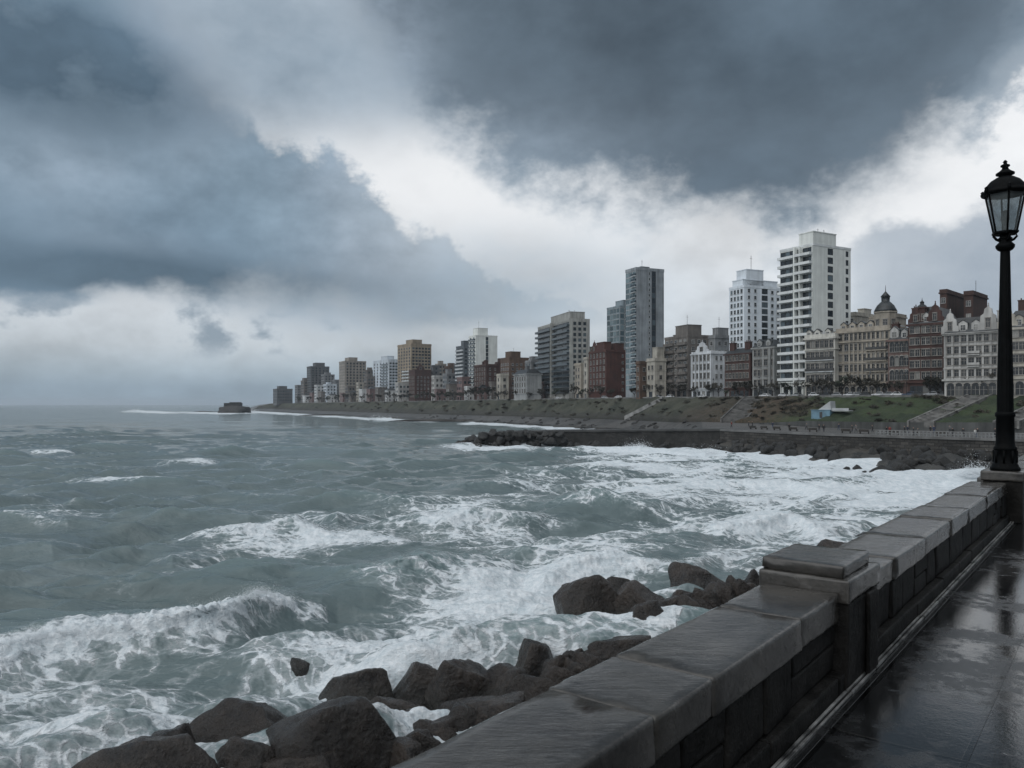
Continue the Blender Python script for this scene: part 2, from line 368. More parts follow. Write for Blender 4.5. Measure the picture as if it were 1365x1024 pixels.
def sea_fields(X, Y, spacing):
    px, py = pxpy(X, Y)
    rng = random.Random(5)
    dyy = np.zeros_like(X); z = np.zeros_like(X); brk = np.zeros_like(X); foam = np.zeros_like(X)
    wx = perlin(X/38, Y/38, 3); wy = perlin(X/38, Y/38, 4)
    shore = np.clip((px-700)/600, 0, 1)
    for k, (lam, amp, ang) in enumerate([(34,.26,10),(24,.27,-6),(17,.24,22),(12.5,.20,-18),(9,.16,6),(6.6,.12,34),(4.9,.10,-30),(3.6,.075,14),(2.6,.055,-12),(1.8,.038,28),(1.3,.024,-24)]):
        a = R(ang+14); dx, dy = math.sin(a), -math.cos(a)
        ph = 2*math.pi*(X*dx+Y*dy)/lam + 2.2*wx*(38/lam)**.35 + rng.uniform(0, 6.28) + 1.1*perlin(X/(lam*2.2), Y/(lam*2.2), 20+k)
        env = np.clip(.62+1.1*perlin(X/(lam*2.6), Y/(lam*1.7), 40+k), .08, 1.6)
        q = (np.sin(ph)+1)/2
        fil = np.exp(-(spacing/(lam*.30))**2)
        z += amp*fil*env*(2*q**2.1-.75)*(2.7 if lam < 20 else 1.9)
    calm = .8+.35*np.clip((py-600)/200, 0, 1)
    z *= calm*(1-.35*shore)
    chop = fbm(X/1.6, Y/.85, 3, 70)*.075+fbm(X/5.5, Y/2.6, 3, 75)*.17
    z += chop*np.exp(-(spacing/.9)**2)
    # breakers
    wob = perlin(X/6.0, Y/6.0, 8); wob2 = fbm(X/1.3, Y/1.3, 3, 9)
    for pts, wf, wb, fm in BREAK:
        cp = np.array([p[0] for p in pts]); H = np.array([p[2] for p in pts])
        cd = np.array([(EYE-p[2])*F/(p[1]-HY) for p in pts])
        m = (px > cp[0]) & (px < cp[-1])
        if not m.any(): continue
        D = np.interp(px[m], cp, cd); h = np.interp(px[m], cp, H)
        t = np.clip(np.minimum((px[m]-cp[0])/20, (cp[-1]-px[m])/20), 0, 1)
        s = Y[m]-D+.35*wob[m]*min(wf, 4)+.10*wob2[m]
        prof = np.where(s > 0, np.exp(-(s/wb)**2*1.2), np.exp(-np.abs(s/wf)**1.6))
        keep = np.exp(-(s/(wb*1.5))**2)*np.clip(h, 0, 1)
        sub = z[m]*(1-.75*keep*t)
        # trough in front of the crest
        sub += t*(h*(prof*(1+.10*wob2[m])) - .16*h*np.exp(-((s+wf*2.1)/(wf*1.2))**2))
        z[m] = sub; dyy[m] -= t*np.clip(h-.5, 0, 2)*.75*np.exp(-((s-.05)/(.5*wf))**2)*(1+.5*wob2[m])*np.exp(-(spacing[m]/.6)**2)
        if fm > 0:
            f = fm*np.clip(h/1.1, 0, 1.1)*np.where(s > 0, np.exp(-(s/(.30*wb))**2), np.exp(-(s/(.95*wf))**2))*t
            f *= 1-np.clip(1.5*perlin(px[m]/42+.4, py[m]/60, 97), 0, .85)*np.clip((-s-.25)/.5, 0, 1)
            f *= np.clip(1+.55*wob[m]+.35*wob2[m], .25, 1.4)
            foam[m] = np.maximum(foam[m], f); brk[m] = np.maximum(brk[m], np.clip(f, 0, 1))
    zw = fbm(X/14, Y/7, 3, 30)
    for zx, zy, sx, sy, a in ZONES:
        foam += a*np.exp(-(((px-zx)/sx)**2+((py-zy)/sy)**2)**1.5)*np.clip(1+.55*zw, .3, 1.5)
    band = fbm(X/46+.3*wx, Y/7.5, 3, 33)
    foam *= np.clip(1+1.05*band*np.clip((700-py)/60, 0, 1), .25, 1.5)
    # surf lines along the town shore
    for pts, wd, a in [([(150,549),(180,548.4),(230,550),(300,550.5),(345,549),(400,552.2),(480,557.5),(560,561),(600,562)], 1.5, .95),
                       ([(600,565),(650,564.5),(700,569.5),(760,571.6),(800,573)], 1.6, .9),
                       ([(600,566),(640,562.5),(700,567.5),(760,570.6),(830,573.2),(900,576)], 1.5, .95),
                       ([(600,597),(640,598),(700,598.6),(760,598),(830,597),(880,602),(960,604),(1040,608),(1100,614),(1160,622),(1210,630),(1265,634),(1312,632),(1360,634),(1420,640)], 5.0, .8)]:
        xs = [p[0] for p in pts]; ys = [p[1] for p in pts]
        m = (px > xs[0]) & (px < xs[-1])
        dy = py[m]-np.interp(px[m], xs, ys)+.7*zw[m]+(1.6*perlin(px[m]/9, py[m]/3, 95) if wd > 4 else 0)+.5*wd*np.clip(perlin(px[m]/21, py[m]*0, 96), -.5, 1); wd = wd*np.clip((px[m]-500)/500, .45, 1) if wd > 4 else wd
        t = np.clip(np.minimum((px[m]-xs[0])/30, (xs[-1]-px[m])/30), 0, 1)
        foam[m] += a*t*np.clip(1+.5*perlin(px[m]/37, py[m]/9, 91), .5, 1.2)*np.exp(-np.where(dy > 0, dy/(wd*1.4), dy/wd)**2)
    # wash round the boulders below our wall
    for bx, by, br in ROCK_WASH:
        d = np.hypot(X-bx, Y-by); foam += .24*np.exp(-(d/(br*1.3))**2)*np.clip(1+.8*zw, .2, 1.6)
    foam += (.15+.24*np.clip((px-420)/300, 0, 1)*np.exp(-((py-665)/70)**2))*np.clip(.5+1.1*zw, 0, 1.4)*np.clip((py-585)/40, 0, 1)
    foam = np.clip(foam, 0, 1.15)
    bil = .45-np.abs(perlin(X/.95, Y/.6, 61))-.5*np.abs(perlin(X/.42, Y/.3, 62))
    z += brk*bil*.42*np.exp(-(spacing/.6)**2)
    lump = fbm(X/.55, Y/.42, 3, 55)
    z += np.clip(foam, 0, 1)*lump*.11*np.exp(-(spacing/.5)**2)
    return z, foam, dyy
def build_sea():
    rows = np.concatenate([np.linspace(1250, 1045, 60), np.arange(1044, 640, -.62), np.arange(640, 560, -.45), np.arange(560, 541.2, -.4), [540.9, 540.6, 540.3, 540.05, 539.85, 539.7]])
    az = np.concatenate([np.linspace(-72, -37.5, 40), np.arange(-37, 37.01, .062), np.linspace(37.6, 68, 36)])
    ydist = EYE*F/(rows-HY); dr = np.abs(np.gradient(ydist))
    A, Y = np.meshgrid(np.radians(az), ydist); X = np.tan(A)*Y
    sp = np.repeat(dr[:, None], len(az), 1)
    z, foam, dyy = sea_fields(X.ravel(), Y.ravel(), sp.ravel())
    z = z*np.clip((9000-Y.ravel())/6000, 0, 1)
    co = np.stack([X.ravel(), Y.ravel()+dyy, z], 1)
    me = np_mesh('sea', co, grid_quads(*X.shape), sea_mat())
    at = me.attributes.new('foam', 'FLOAT', 'POINT'); at.data.foreach_set('value', foam.astype(np.float32))
    o = obj('sea', me); tag(o, kind='structure')
def sea_mat():
    m, nt, b = new_mat('sea_water')
    a = nt.nodes.new('ShaderNodeAttribute'); a.attribute_name = 'foam'; at = N(nt, a.outputs['Fac'])
    p = position(nt); x, y, z = sep(nt, p); p2 = combine(nt, x, y, 0.0)
    warp = nt.nodes.new('ShaderNodeTexNoise'); nt.links.new(mapping(nt, p2, (.35,.6,1)).s, warp.inputs['Vector']); warp.inputs['Scale'].default_value = .6; warp.inputs['Detail'].default_value = 3
    wv = nt.nodes.new('ShaderNodeVectorMath'); wv.operation = 'MULTIPLY_ADD'; nt.links.new(warp.outputs['Color'], wv.inputs[0]); wv.inputs[1].default_value = (3.2,3.2,0); nt.links.new(p2.s, wv.inputs[2])
    pw = N(nt, wv.outputs[0])
    n1 = noise(nt, mapping(nt, pw, (.22,.55,1)), 1.0, 9, .62)-.5
    p3 = combine(nt, x, y*1.7, z*1.6)
    n2 = noise(nt, mapping(nt, p3, (1.1,1.1,1.1), (4,9,0)), 1.0, 8, .68)-.5
    n3 = noise(nt, p3, 5.5, 5, .65)-.5
    v1, _ = voro(nt, mapping(nt, pw, (.44,.80,1)), 1.0, 'DISTANCE_TO_EDGE')
    v2, _ = voro(nt, mapping(nt, pw, (1.5,2.4,1), (3,1,0)), 1.0, 'DISTANCE_TO_EDGE')
    web = (v1.smooth(.15,.0)*.55+v2.smooth(.18,0)*.40)*(n2*2.6+1.0).clamp()
    val = at*1.06+n1*1.15+n2*1.0+n3*.35+web*at.smooth(.04,.4)*.62-.78
    f = val.smooth(-.06,.20)
    thin = val.smooth(-.42,.1)*at.smooth(.05,.5)*.34
    fo = (f+thin).clamp()
    wc = mix(nt, noise(nt, mapping(nt, p2, (.02,.05,1)), 1.0, 4), (.084,.118,.122), (.115,.152,.157))
    milk = noise(nt, mapping(nt, pw, (.05,.20,1), (9,2,0)), 1.0, 8, .68)
    wc = mix(nt, milk.smooth(.50,.70)*.65, wc, (.185,.225,.232))
    wc = mix(nt, z.smooth(.2,1.8), wc, (.12,.17,.175))          # light through thin crests, painted as paler green with height
    fc = mix(nt, (n2+n3*.6).smooth(-.25,.25), (.50,.57,.61), (.78,.81,.835))
    setin(nt, b, 'Base Color', mix(nt, fo, wc, fc))
    setin(nt, b, 'Roughness', fo*.6+.10)
    b.inputs['IOR'].default_value = 1.333
    r1 = noise(nt, mapping(nt, p2, (.55,1.5,1)), 1.0, 8, .62, .6)
    r2 = noise(nt, mapping(nt, p2, (2.2,5.0,1)), 1.0, 6, .6, .4)
    r3 = noise(nt, mapping(nt, p2, (.10,.30,1), (2,5,0)), 1.0, 6, .6, .3)
    far = y.smooth(90.0, 420.0)
    r4 = noise(nt, mapping(nt, p2, (.022,.075,1), (5,5,0)), 1.0, 7, .66, .3)
    h = far*r4*6.5+far*r3*1.3+r1*.12+r2*.03+r3*.40+f*.06+f*n2*.22+f*n3*.12
    bump(nt, b, h, .9, 1.0)
    return m
# ------------------------------------------------------------------ our side: promenade, parapet, lamp, boulders
ZF = EYE-1.75; ZC = EYE-1.155
def m_stone():
    m, nt, b = new_mat('wet_coping_stone'); p = coords(nt, 'Object'); w = position(nt)
    n = noise(nt, w, 2.2, 7, .65); n2 = noise(nt, mapping(nt, w, (1,1,1)), 14, 6, .7)
    c = mix(nt, (n*.65+n2*.35).smooth(.32,.68), (.014,.0132,.0125), (.060,.056,.051))
    c = mix(nt, noise(nt, w, .9, 4).smooth(.55,.75)*.5, c, (.026,.022,.014))
    g = nt.nodes.new('ShaderNodeObjectInfo'); rnd = N(nt, g.outputs['Random'])*.5+.75
    setin(nt, b, 'Base Color', scalec(nt, c, combine(nt, rnd, rnd, rnd)))
    streak = noise(nt, mapping(nt, w, (2.2,9,9), (0,0,0), (0,0,.25)), 2.0, 7, .68)
    setin(nt, b, 'Roughness', (n*.35+streak*.65).smooth(.42,.64)*.26+.035)
    v, _ = voro(nt, w, 38, 'F1')
    bump(nt, b, n2*.5+streak*1.0+v*.08+n*1.0, .8, .0045)
    return m
def m_blocks():
    m, nt, b = new_mat('dark_wall_blocks'); w = position(nt)
    n = noise(nt, w, 3.5, 7, .68); n2 = noise(nt, w, 22, 6, .7)
    c = mix(nt, n.smooth(.3,.7), (.0035,.0033,.0031), (.019,.018,.0168))
    g = nt.nodes.new('ShaderNodeNewGeometry'); isl = N(nt, g.outputs['Random Per Island'])*.8+.6
    setin(nt, b, 'Base Color', scalec(nt, c, combine(nt, isl, isl, isl)))
    b.inputs['Specular IOR Level'].default_value = .12; setin(nt, b, 'Roughness', n2*.3+.42); bump(nt, b, n*.7+n2*.5, .9, .03)
    return m
def m_pavement():
    m, nt, b = new_mat('wet_pavement'); w = position(nt)
    lw = mapping(nt, w, (1,1,1), (0,0,0), (0,0,-WALL_ROT))       # x along the wall
    n = noise(nt, mapping(nt, lw, (.8,.55,1)), 1.3, 5, .6); n2 = noise(nt, w, 46, 4, .7); n3 = noise(nt, w, 9, 6, .7)
    br = nt.nodes.new('ShaderNodeTexBrick'); nt.links.new(mapping(nt, lw, (1,1,1)).s, br.inputs['Vector'])
    br.inputs['Scale'].default_value = 1; br.inputs['Brick Width'].default_value = 1.1; br.inputs['Row Height'].default_value = .62; br.inputs['Mortar Size'].default_value = .016
    br.inputs['Color1'].default_value = (1,1,1,1); br.inputs['Color2'].default_value = (.75,.75,.75,1); br.inputs['Mortar'].default_value = (.15,.15,.15,1); br.offset = .0
    jt = N(nt, br.outputs['Color'])
    c = scalec(nt, mix(nt, (n*.6+n3*.4).smooth(.3,.7), (.006,.0065,.007), (.016,.0165,.017)), jt)
    setin(nt, b, 'Base Color', c)
    wet = (n+(n3-.5)*.5+(n2-.5)*.12).smooth(.50,.66)
    setin(nt, b, 'Roughness', wet*.30+.03)
    b.inputs['IOR'].default_value = 1.66
    jf = N(nt, br.outputs['Fac'])*-1.0
    bump(nt, b, n2*.42+n3*.6+n*1.5+jf*4.0, .6, .0022)
    return m
def m_rock():
    m, nt, b = new_mat('wet_boulder'); o = coords(nt, 'Object'); w = position(nt)
    n = noise(nt, w, .9, 8, .66); n2 = noise(nt, w, 5, 8, .7); v, _ = voro(nt, w, 1.6, 'DISTANCE_TO_EDGE')
    c = mix(nt, n.smooth(.34,.66), (.007,.0056,.005), (.028,.021,.0165))
    c = mix(nt, n2.smooth(.52,.72)*.6, c, (.044,.033,.025))
    x, y, z = sep(nt, w)
    c = mix(nt, (z+n2*.8).smooth(1.1,.3)*.6, c, (.010,.011,.009))         # tide-dark foot
    g = nt.nodes.new('ShaderNodeObjectInfo'); rnd = N(nt, g.outputs['Random'])*.7+.65
    setin(nt, b, 'Base Color', scalec(nt, c, combine(nt, rnd, rnd, rnd)))
    setin(nt, b, 'Roughness', n2.smooth(.3,.65)*.34+.07); bump(nt, b, n*1.6+n2*.55+noise(nt, w, 17, 5, .7)*.10, 1.0, .20)
    return m
M_STONE = m_stone(); M_BLOCK = m_blocks(); M_PAVE = m_pavement(); M_ROCK = m_rock()
M_IRON = paint('lamp_iron', (.003,.0036,.004), .6, .25, 9, .25, 60, .004, spec=.07)
def m_lampglass():
    m = bpy.data.materials.new('lantern_glass'); m.use_nodes = True; nt = m.node_tree; nt.nodes.clear()
    t = nt.nodes.new('ShaderNodeBsdfTransparent'); t.inputs[0].default_value = (.80,.83,.84,1)
    d = nt.nodes.new('ShaderNodeBsdfPrincipled'); d.inputs['Base Color'].default_value = (.22,.24,.24,1); d.inputs['Roughness'].default_value = .12
    x = nt.nodes.new('ShaderNodeMixShader'); o = nt.nodes.new('ShaderNodeOutputMaterial')
    p = position(nt); nt.links.new(noise(nt, p, 7, 5).smooth(.2,.8)._op('MULTIPLY_ADD', .28, .10).s, x.inputs[0])
    nt.links.new(t.outputs[0], x.inputs[1]); nt.links.new(d.outputs[0], x.inputs[2]); nt.links.new(x.outputs[0], o.inputs[0]); return m

def build_promenade():
    # a sheet with gentle undulation; local x along the wall, y seaward
    nx, ny = 150, 40
    ts = np.concatenate([np.linspace(-14, 22, 110), np.linspace(22.6, 74, 40)]); as_ = np.linspace(-1.95, 16, ny)
    A, T = np.meshgrid(as_, ts); z = ZF+.006*fbm(T*.6, A*.9, 3, 2)
    X = NV.x*A+DV.x*T; Y = NV.y*A+DV.y*T
    o = obj('promenade_pavement', np_mesh('promenade_pavement', np.stack([X.ravel(), Y.ravel(), z.ravel()], 1), grid_quads(len(ts), ny), M_PAVE)); tag(o, kind='structure')
    # sea wall carrying the promenade
    mb = MB(); mb.box(-14, 74, 0, .5, -1, ZF-.02)
    for k in range(11):
        mb.box(-14, 74, .5, .5+.012*(k % 2), .4+k*.75, .4+k*.75+.7, 0)
    o = mb.build('sea_wall', M_BLOCK, None, W(0, -1.45, 0), WALL_ROT); tag(o, 'tall rough stone retaining wall dropping from the promenade to the boulders', 'sea wall')
    mb = MB(); rng = random.Random(3); t = -13.0
    while t < 72:
        l = rng.uniform(.55, 1.0)
        for s in (-1, 1):
            mb.bevbox(t, t+l-.012, s*.014-.008, s*.014+.008, 0, rng.uniform(.012,.020), .004, 0, .003, rng)
        t += l
    o = mb.build('drain_edging', paint('pale_edging', (.17,.17,.165), .5, .5, 6, .4, 30, .01), None, W(0, -1.318, ZF), WALL_ROT)
    tag(o, 'thin broken double line of pale edging along the foot of the parapet', 'edging')

def parapet(label, t0, t1, joints, seed):
    rng = random.Random(seed); L = t1-t0
    r = thing('parapet_wall', label, 'parapet', W(t0, -1.60, ZF), WALL_ROT)
    # local y = seaward from the wall's middle: promenade face at y=-.2
    ed = [0]+[j-t0 for j in joints]+[L]
    for a, b in zip(ed[:-1], ed[1:]):
        mb = MB(); bm = bmesh.new(); nx = max(4, int((b-a)/.12)); h = ZC-ZF
        mb.bevbox(a+.004, b-.004, -.23+rng.uniform(-.006,.006), .253+rng.uniform(-.006,.006), h-.172, h+rng.uniform(-.006,.006), .016, 0, .004, rng, 9)
        bm.free(); mb.build('coping_slab', M_STONE, r)
    mb = MB(); h = ZC-ZF
    mb.box(0, L, -.155, .19, 0, h-.173, 1)
    t = 0
    while t < L-.05:
        l = min(rng.uniform(.34, .72), L-t)
        if L-t-l < .2: l = L-t
        if rng.random() < .25:
            hm = rng.uniform(.24,.3)
            mb.bevbox(t+.012, t+l-.012, -.20+rng.uniform(-.012,.008), -.10, .125, hm-.008, .014, 0, .006, rng)
            mb.bevbox(t+.012, t+l-.012, -.20+rng.uniform(-.012,.008), -.10, hm+.008, h-.178, .014, 0, .006, rng)
        else: mb.bevbox(t+.012, t+l-.012, -.20+rng.uniform(-.014,.008), -.10, .125, h-.178, .016, 0, .007, rng, 5)
        t += l
    mb.build('masonry', [M_BLOCK, paint('mortar_backing', (.012,.012,.011), .8)], r)  # dark mortar core showing in the joints between blocks
    mb = MB(); t = 0
    while t < L:
        l = min(rng.uniform(.8,1.5), L-t); mb.bevbox(t+.004, t+l-.004, -.255, -.10, 0, .118+rng.uniform(-.006,.004), .014, 0, .004, rng); t += l
    mb.build('plinth', M_BLOCK, r)
def pillar():
    r = thing('stone_pillar', 'squat square stone pillar with a two stepped cap breaking the parapet', 'pillar', W(5.02, -1.60, ZF), WALL_ROT)
    rng = random.Random(8); h = ZC-ZF
    mb = MB(); mb.bevbox(.02, .72, -.27, .27, 0, h-.06, .015, 0, .006, rng); mb.build('shaft', M_BLOCK, r)
    mb = MB(); mb.bevbox(.0, .05, -.28, .28, h-.06, h+.080, .012, 0, .004, rng); mb.bevbox(.0, .74, -.285, .285, h-.058, h+.083, .015, 0, .005, rng, 9)
    mb.build('collar', M_STONE, r)
    mb = MB(); mb.bevbox(.40, .62, -.305, -.272, 0, h-.064, .012, 0, .005, rng, 7); mb.build('rib', M_BLOCK, r)      # raised rib on the promenade side
    mb = MB(); mb.bevbox(.03, .66, -.24, .275, h+.084, h+.162, .016, 0, .006, rng, 9); mb.build('cap', M_STONE, r)
def lamp():
    zt = EYE-.994
    r = thing('lamp_pedestal', 'square stone pedestal in the parapet carrying the iron lamp', 'pedestal', W(14.0, -1.435, ZF), WALL_ROT)
    rng = random.Random(4); h = zt-ZF
    mb = MB(); mb.bevbox(-.30, .30, -.245, .26, 0, h-.15, .015, 0, .005, rng); mb.build('shaft', M_BLOCK, r)
    mb = MB(); mb.bevbox(-.335, .335, -.275, .29, h-.15, h, .018, 0, .004, rng, 7); mb.build('cap', M_STONE, r)
    L = thing('street_lamp', 'tall black iron street lamp with a six sided glass lantern on the parapet', 'street lamp', W(14.0, -1.435, zt), WALL_ROT)
    k = 11.93/F
    def H(row): return (629-row)*k
    mb = MB(); mb.lathe([(.20,0),(.20,.035),(.185,.05),(.17,.09),(.15,.115),(.145,.30),(.155,.31),(.155,.34),(.135,.36),(.125,.42),(.12,.80),(.135,.815),(.135,.86),(.118,.88)], 24)
    for s in range(8):
        a = s*math.pi/4; mb.tube([(.15*math.cos(a), .15*math.sin(a), .11), (.15*math.cos(a), .15*math.sin(a), .30)], .018, 6)
    mb.build('base', M_IRON, L)
    mb = MB(); n = 64; prof = [(.112,.86),(.108,1.2),(.104,H(500)),(.092,H(450)),(.078,H(400)),(.068,H(350)),(.064,H(337))]
    vs = []; fs = []
    for rr, z in prof:
        for q in range(n):
            a = 2*math.pi*q/n; f = rr*(1-.055*(.5+.5*math.cos(a*16))); vs.append((f*math.cos(a), f*math.sin(a), z))
    for i in range(len(prof)-1):
        for q in range(n): fs.append((i*n+q, i*n+(q+1)%n, (i+1)*n+(q+1)%n, (i+1)*n+q))
    mb.add(vs, fs, 0, True); mb.build('post', M_IRON, L)
    mb = MB(); mb.lathe([(.062,H(338)),(.10,H(336)),(.125,H(333)),(.13,H(330)),(.11,H(328)),(.078,H(325)),(.085,H(322)),(.10,H(321)),(.07,H(318)),(.05,H(314)),(.045,H(311))], 24); mb.build('capital', M_IRON, L)
    for s in range(4):
        a = s*math.pi/2+.5; c, d = math.cos(a), math.sin(a); mb = MB()
        pts = [(.055,H(325)),(.12,H(322)),(.165,H(317.5)),(.15,H(314)),(.16,H(312))]
        mb.tube([(c*x, d*x, z) for x, z in pts], [.018,.02,.018,.016,.02], 6); mb.build('bracket', M_IRON, L)
    rb, rt, zb, zt2 = .158, .275, H(313), H(261); ang = lambda s: s*math.pi/3+.28
    fr = MB(); fr.lathe([(rb+.012,zb-.03),(rb+.03,zb-.01),(rb+.03,zb+.012),(rb,zb+.016)], 6, ph=.28, smooth=False)
    fr2 = MB()
    for s in range(6):
        a = ang(s); fr2.tube([(rb*math.cos(a), rb*math.sin(a), zb), (rt*math.cos(a), rt*math.sin(a), zt2)], .014, 6)
    fr2.lathe([(rt,zt2-.02),(rt+.035,zt2-.012),(rt+.045,zt2+.022),(rt+.02,zt2+.035)], 6, ph=.28, smooth=False, cap=False)
    lf = fr.build('lantern_base', M_IRON, L); fr2.build('lantern_frame', M_IRON, L)
    G_ = m_lampglass()
    for s in range(6):
        a, b = ang(s), ang(s+1); e = .985; mb = MB()
        q = [(rb*e*math.cos(a), rb*e*math.sin(a), zb+.01), (rb*e*math.cos(b), rb*e*math.sin(b), zb+.01), (rt*e*math.cos(b), rt*e*math.sin(b), zt2-.01), (rt*e*math.cos(a), rt*e*math.sin(a), zt2-.01)]
        i_ = [(x*.985, y*.985, z) for x, y, z in q]
        mb.add(q+i_, [(0,1,2,3),(7,6,5,4),(0,4,5,1),(1,5,6,2),(2,6,7,3),(3,7,4,0)]); mb.build('glass_pane', G_, L)
    mb = MB(); mb.lathe([(.03,zb),(.03,zb+.06),(.022,zb+.07),(.022,zb+.13),(.05,zb+.16),(.06,zb+.22),(.05,zb+.30),(.02,zb+.34)], 12); mb.build('burner', paint('burner_metal', (.12,.12,.12), .4), L)
    mb = MB(); mb.lathe([(.32,H(262)),(.315,H(258.5)),(.285,H(257)),(.275,H(254)),(.245,H(249)),(.20,H(244)),(.145,H(241)),(.12,H(239.5))], 24, cap=True)
    mb.lathe([(.09,H(240)),(.085,H(237)),(.125,H(235.5)),(.125,H(233.5)),(.08,H(231)),(.05,H(228.5))], 20)
    mb.build('roof', M_IRON, L)
    mb = MB(); mb.lathe([(.05,H(229)),(.04,H(226)),(.065,H(224.5)),(.06,H(222.8)),(.028,H(221.5)),(.022,H(220)),(.034,H(219)),(.012,H(216.3))], 16); mb.build('finial', M_IRON, L)
    for s in range(6):
        a = ang(s); c, d = math.cos(a)*.315, math.sin(a)*.315; mb = MB()
        mb.lathe([(.02,H(261)),(.032,H(258)),(.022,H(256)),(.03,H(254.5)),(.006,H(252.6))], 10, (c, d)); mb.build('knob', M_IRON, L)

# ---- boulders
def rock_mesh(name, seed, dims, sub=4, cuts=15, rough=.05, taper=.7, lean=.0):
    rng = np.random.default_rng(seed); bm = bmesh.new(); bmesh.ops.create_icosphere(bm, subdivisions=sub, radius=1); bm.verts.index_update()
    v = np.array([x.co[:] for x in bm.verts]); faces = [[q.index for q in f.verts] for f in bm.faces]; bm.free()
    n = rng.normal(size=(cuts, 3)); n[0] = (.15,.1,1); n[1] = (0,0,-1); n /= np.linalg.norm(n, axis=1)[:, None]; d = rng.uniform(.52, .95, cuts)
    dot = v@n.T; rr = np.where(dot > .05, d/np.maximum(dot, .05), 9.0)
    k = 75.0; r = -np.log(np.exp(-k*rr).sum(1)+np.exp(-k*1.15))/k
    a = v*r[:, None]
    lo, hi = a.min(0), a.max(0); h_ = (a[:,2]-lo[2])/(hi[2]-lo[2]); tp = (1.18-.62*taper*h_)[:, None]; a[:, :2] *= tp; a[:, 0] += lean*h_
    s = 1.0
    for o_ in range(3):
        f = 1.6*2.1**o_
        nz = perlin(a[:,0]*f+seed*1.7, a[:,1]*f+a[:,2]*f*.7, seed+o_)+perlin(a[:,2]*f-seed, a[:,1]*f-a[:,0]*f*.6, seed+9+o_)
        a = a+v*(nz*rough*s)[:, None]; s *= .5
    lo, hi = a.min(0), a.max(0); a = (a-(lo+hi)/2)/(hi-lo)*np.array(dims)
    me = bpy.data.meshes.new(name); me.from_pydata(a.tolist(), [], faces); me.materials.append(M_ROCK)
    me.polygons.foreach_set('use_smooth', [True]*len(faces)); me.update()
    return me
TAPER = {11:(1.0,.10),20:(1.0,-.1),125:(.9,0),29:(.7,.25),23:(.8,.2),18:(.8,.2),31:(.35,0),30:(.25,0),12:(.6,0),126:(.4,0),27:(.4,.1)}
BOULDERS = [  # column, foot row, width, top row, depth ratio, seed, turn, label
 (784,824,78,766,.8,11,.3,'tall angular brown boulder standing in the foam beside the parapet'),
 (833,790,58,766,.7,12,.8,'low rounded rock behind the tall angular boulder in the foam'),
 (868,824,92,774,.8,13,.1,'smooth dark boulder just inland of the tall angular boulder'),
 (937,790,84,750,.7,14,.2,'wide smooth boulder standing alone against white water near the pillar'),
 (905,832,70,786,.8,15,.5,'blocky dark rock between the smooth boulders and the coping'),
 (960,806,60,775,.8,16,.9,'small rough rock touching the coping just before the pillar'),
 (998,795,40,757,.8,17,.4,'narrow grey rock showing at the seaward corner of the pillar cap'),
 (820,856,62,822,.7,18,.2,'low wedge shaped rock in shallow foam below the pair of smooth boulders'),
 (795,892,118,841,.7,19,.6,'broad overhanging black boulder leaning against the parapet edge'),
 (712,902,82,850,.8,20,.2,'peaked grey boulder with a dark hollow midway along the heap'),
 (752,925,86,868,.8,21,.1,'cracked rough rock beside the peaked grey boulder at the coping'),
 (680,934,88,888,.8,22,.7,'brown ribbed boulder below the peaked grey boulder'),
 (620,938,90,875,.8,23,.3,'black smooth boulder with a sharp ridge over the foam'),
 (556,932,88,884,.7,24,.9,'long low grey boulder at the water edge joined to the black ridge boulder'),
 (477,932,92,889,.7,125,.4,'lone pyramid shaped grey boulder out in the foam'),
 (405,888,76,867,1.0,126,.5,'small half drowned black rock showing alone through the white foam'),
 (640,1000,160,922,.7,27,.2,'long flat ledge of rock lying against the coping near the bottom'),
 (570,985,80,950,.8,28,.8,'dark wet slab in the gap between the big brown boulder and the ledge'),
 (462,1050,186,922,.75,29,.25,'huge brown boulder with a slanting smooth top at the bottom edge'),
 (333,1010,142,936,.75,30,.7,'block shaped black boulder with a flat top beside the huge brown boulder'),
 (185,1075,215,971,.7,31,.1,'wide black boulder with a rounded ridge at the bottom corner of the heap'),
 (310,1062,108,986,.75,32,.5,'squat dark rock in front of the block shaped black boulder'),
 (408,1070,116,996,.75,33,.9,'half visible grey rock at the bottom edge under the huge brown boulder'),
 (1126,742,64,718,.7,34,.3,'low hazy rock just beyond the pillar behind the coping'),
 (862,868,70,800,.8,35,.6,'steep dark rock wedged between the broad overhanging boulder and the coping'),
 (575,1012,110,958,.8,37,.2,'dark wet rock under the ledge close to the coping at the bottom'),
 (545,1045,90,985,.8,38,.6,'small black rock squeezed between the huge brown boulder and the coping'),
 (240,1030,90,968,.8,39,.4,'low black rock tucked behind the ridge of the wide black boulder'),
 (530,965,70,925,.8,40,.3,'small wet rock between the huge brown boulder and the long low grey boulder'),
 (556,990,78,944,.8,41,.2,'dark flat rock filling the gap below the long low grey boulder'),
 (528,992,84,950,.8,43,.1,'smooth black rock between the huge brown boulder and the dark flat rock'),
 (560,1030,90,972,.8,44,.5,'rough black rock wedged under the coping near the bottom edge'),
 (872,842,72,800,.8,45,.4,'dark sloping rock filling the gap beside the steep wedged rock at the coping'),
 (915,824,66,786,.8,46,.2,'dark rounded rock below the wide smooth boulder, touching the coping'),
 (842,856,66,818,.8,47,.7,'low black rock between the wedge shaped rock and the coping'),
 (603,978,66,938,.8,42,.6,'small dark rock between the black ridge boulder and the flat ledge'),
 (705,975,90,905,.8,36,.3,'lumpy dark rock filling the gap beside the brown ribbed boulder'),
]
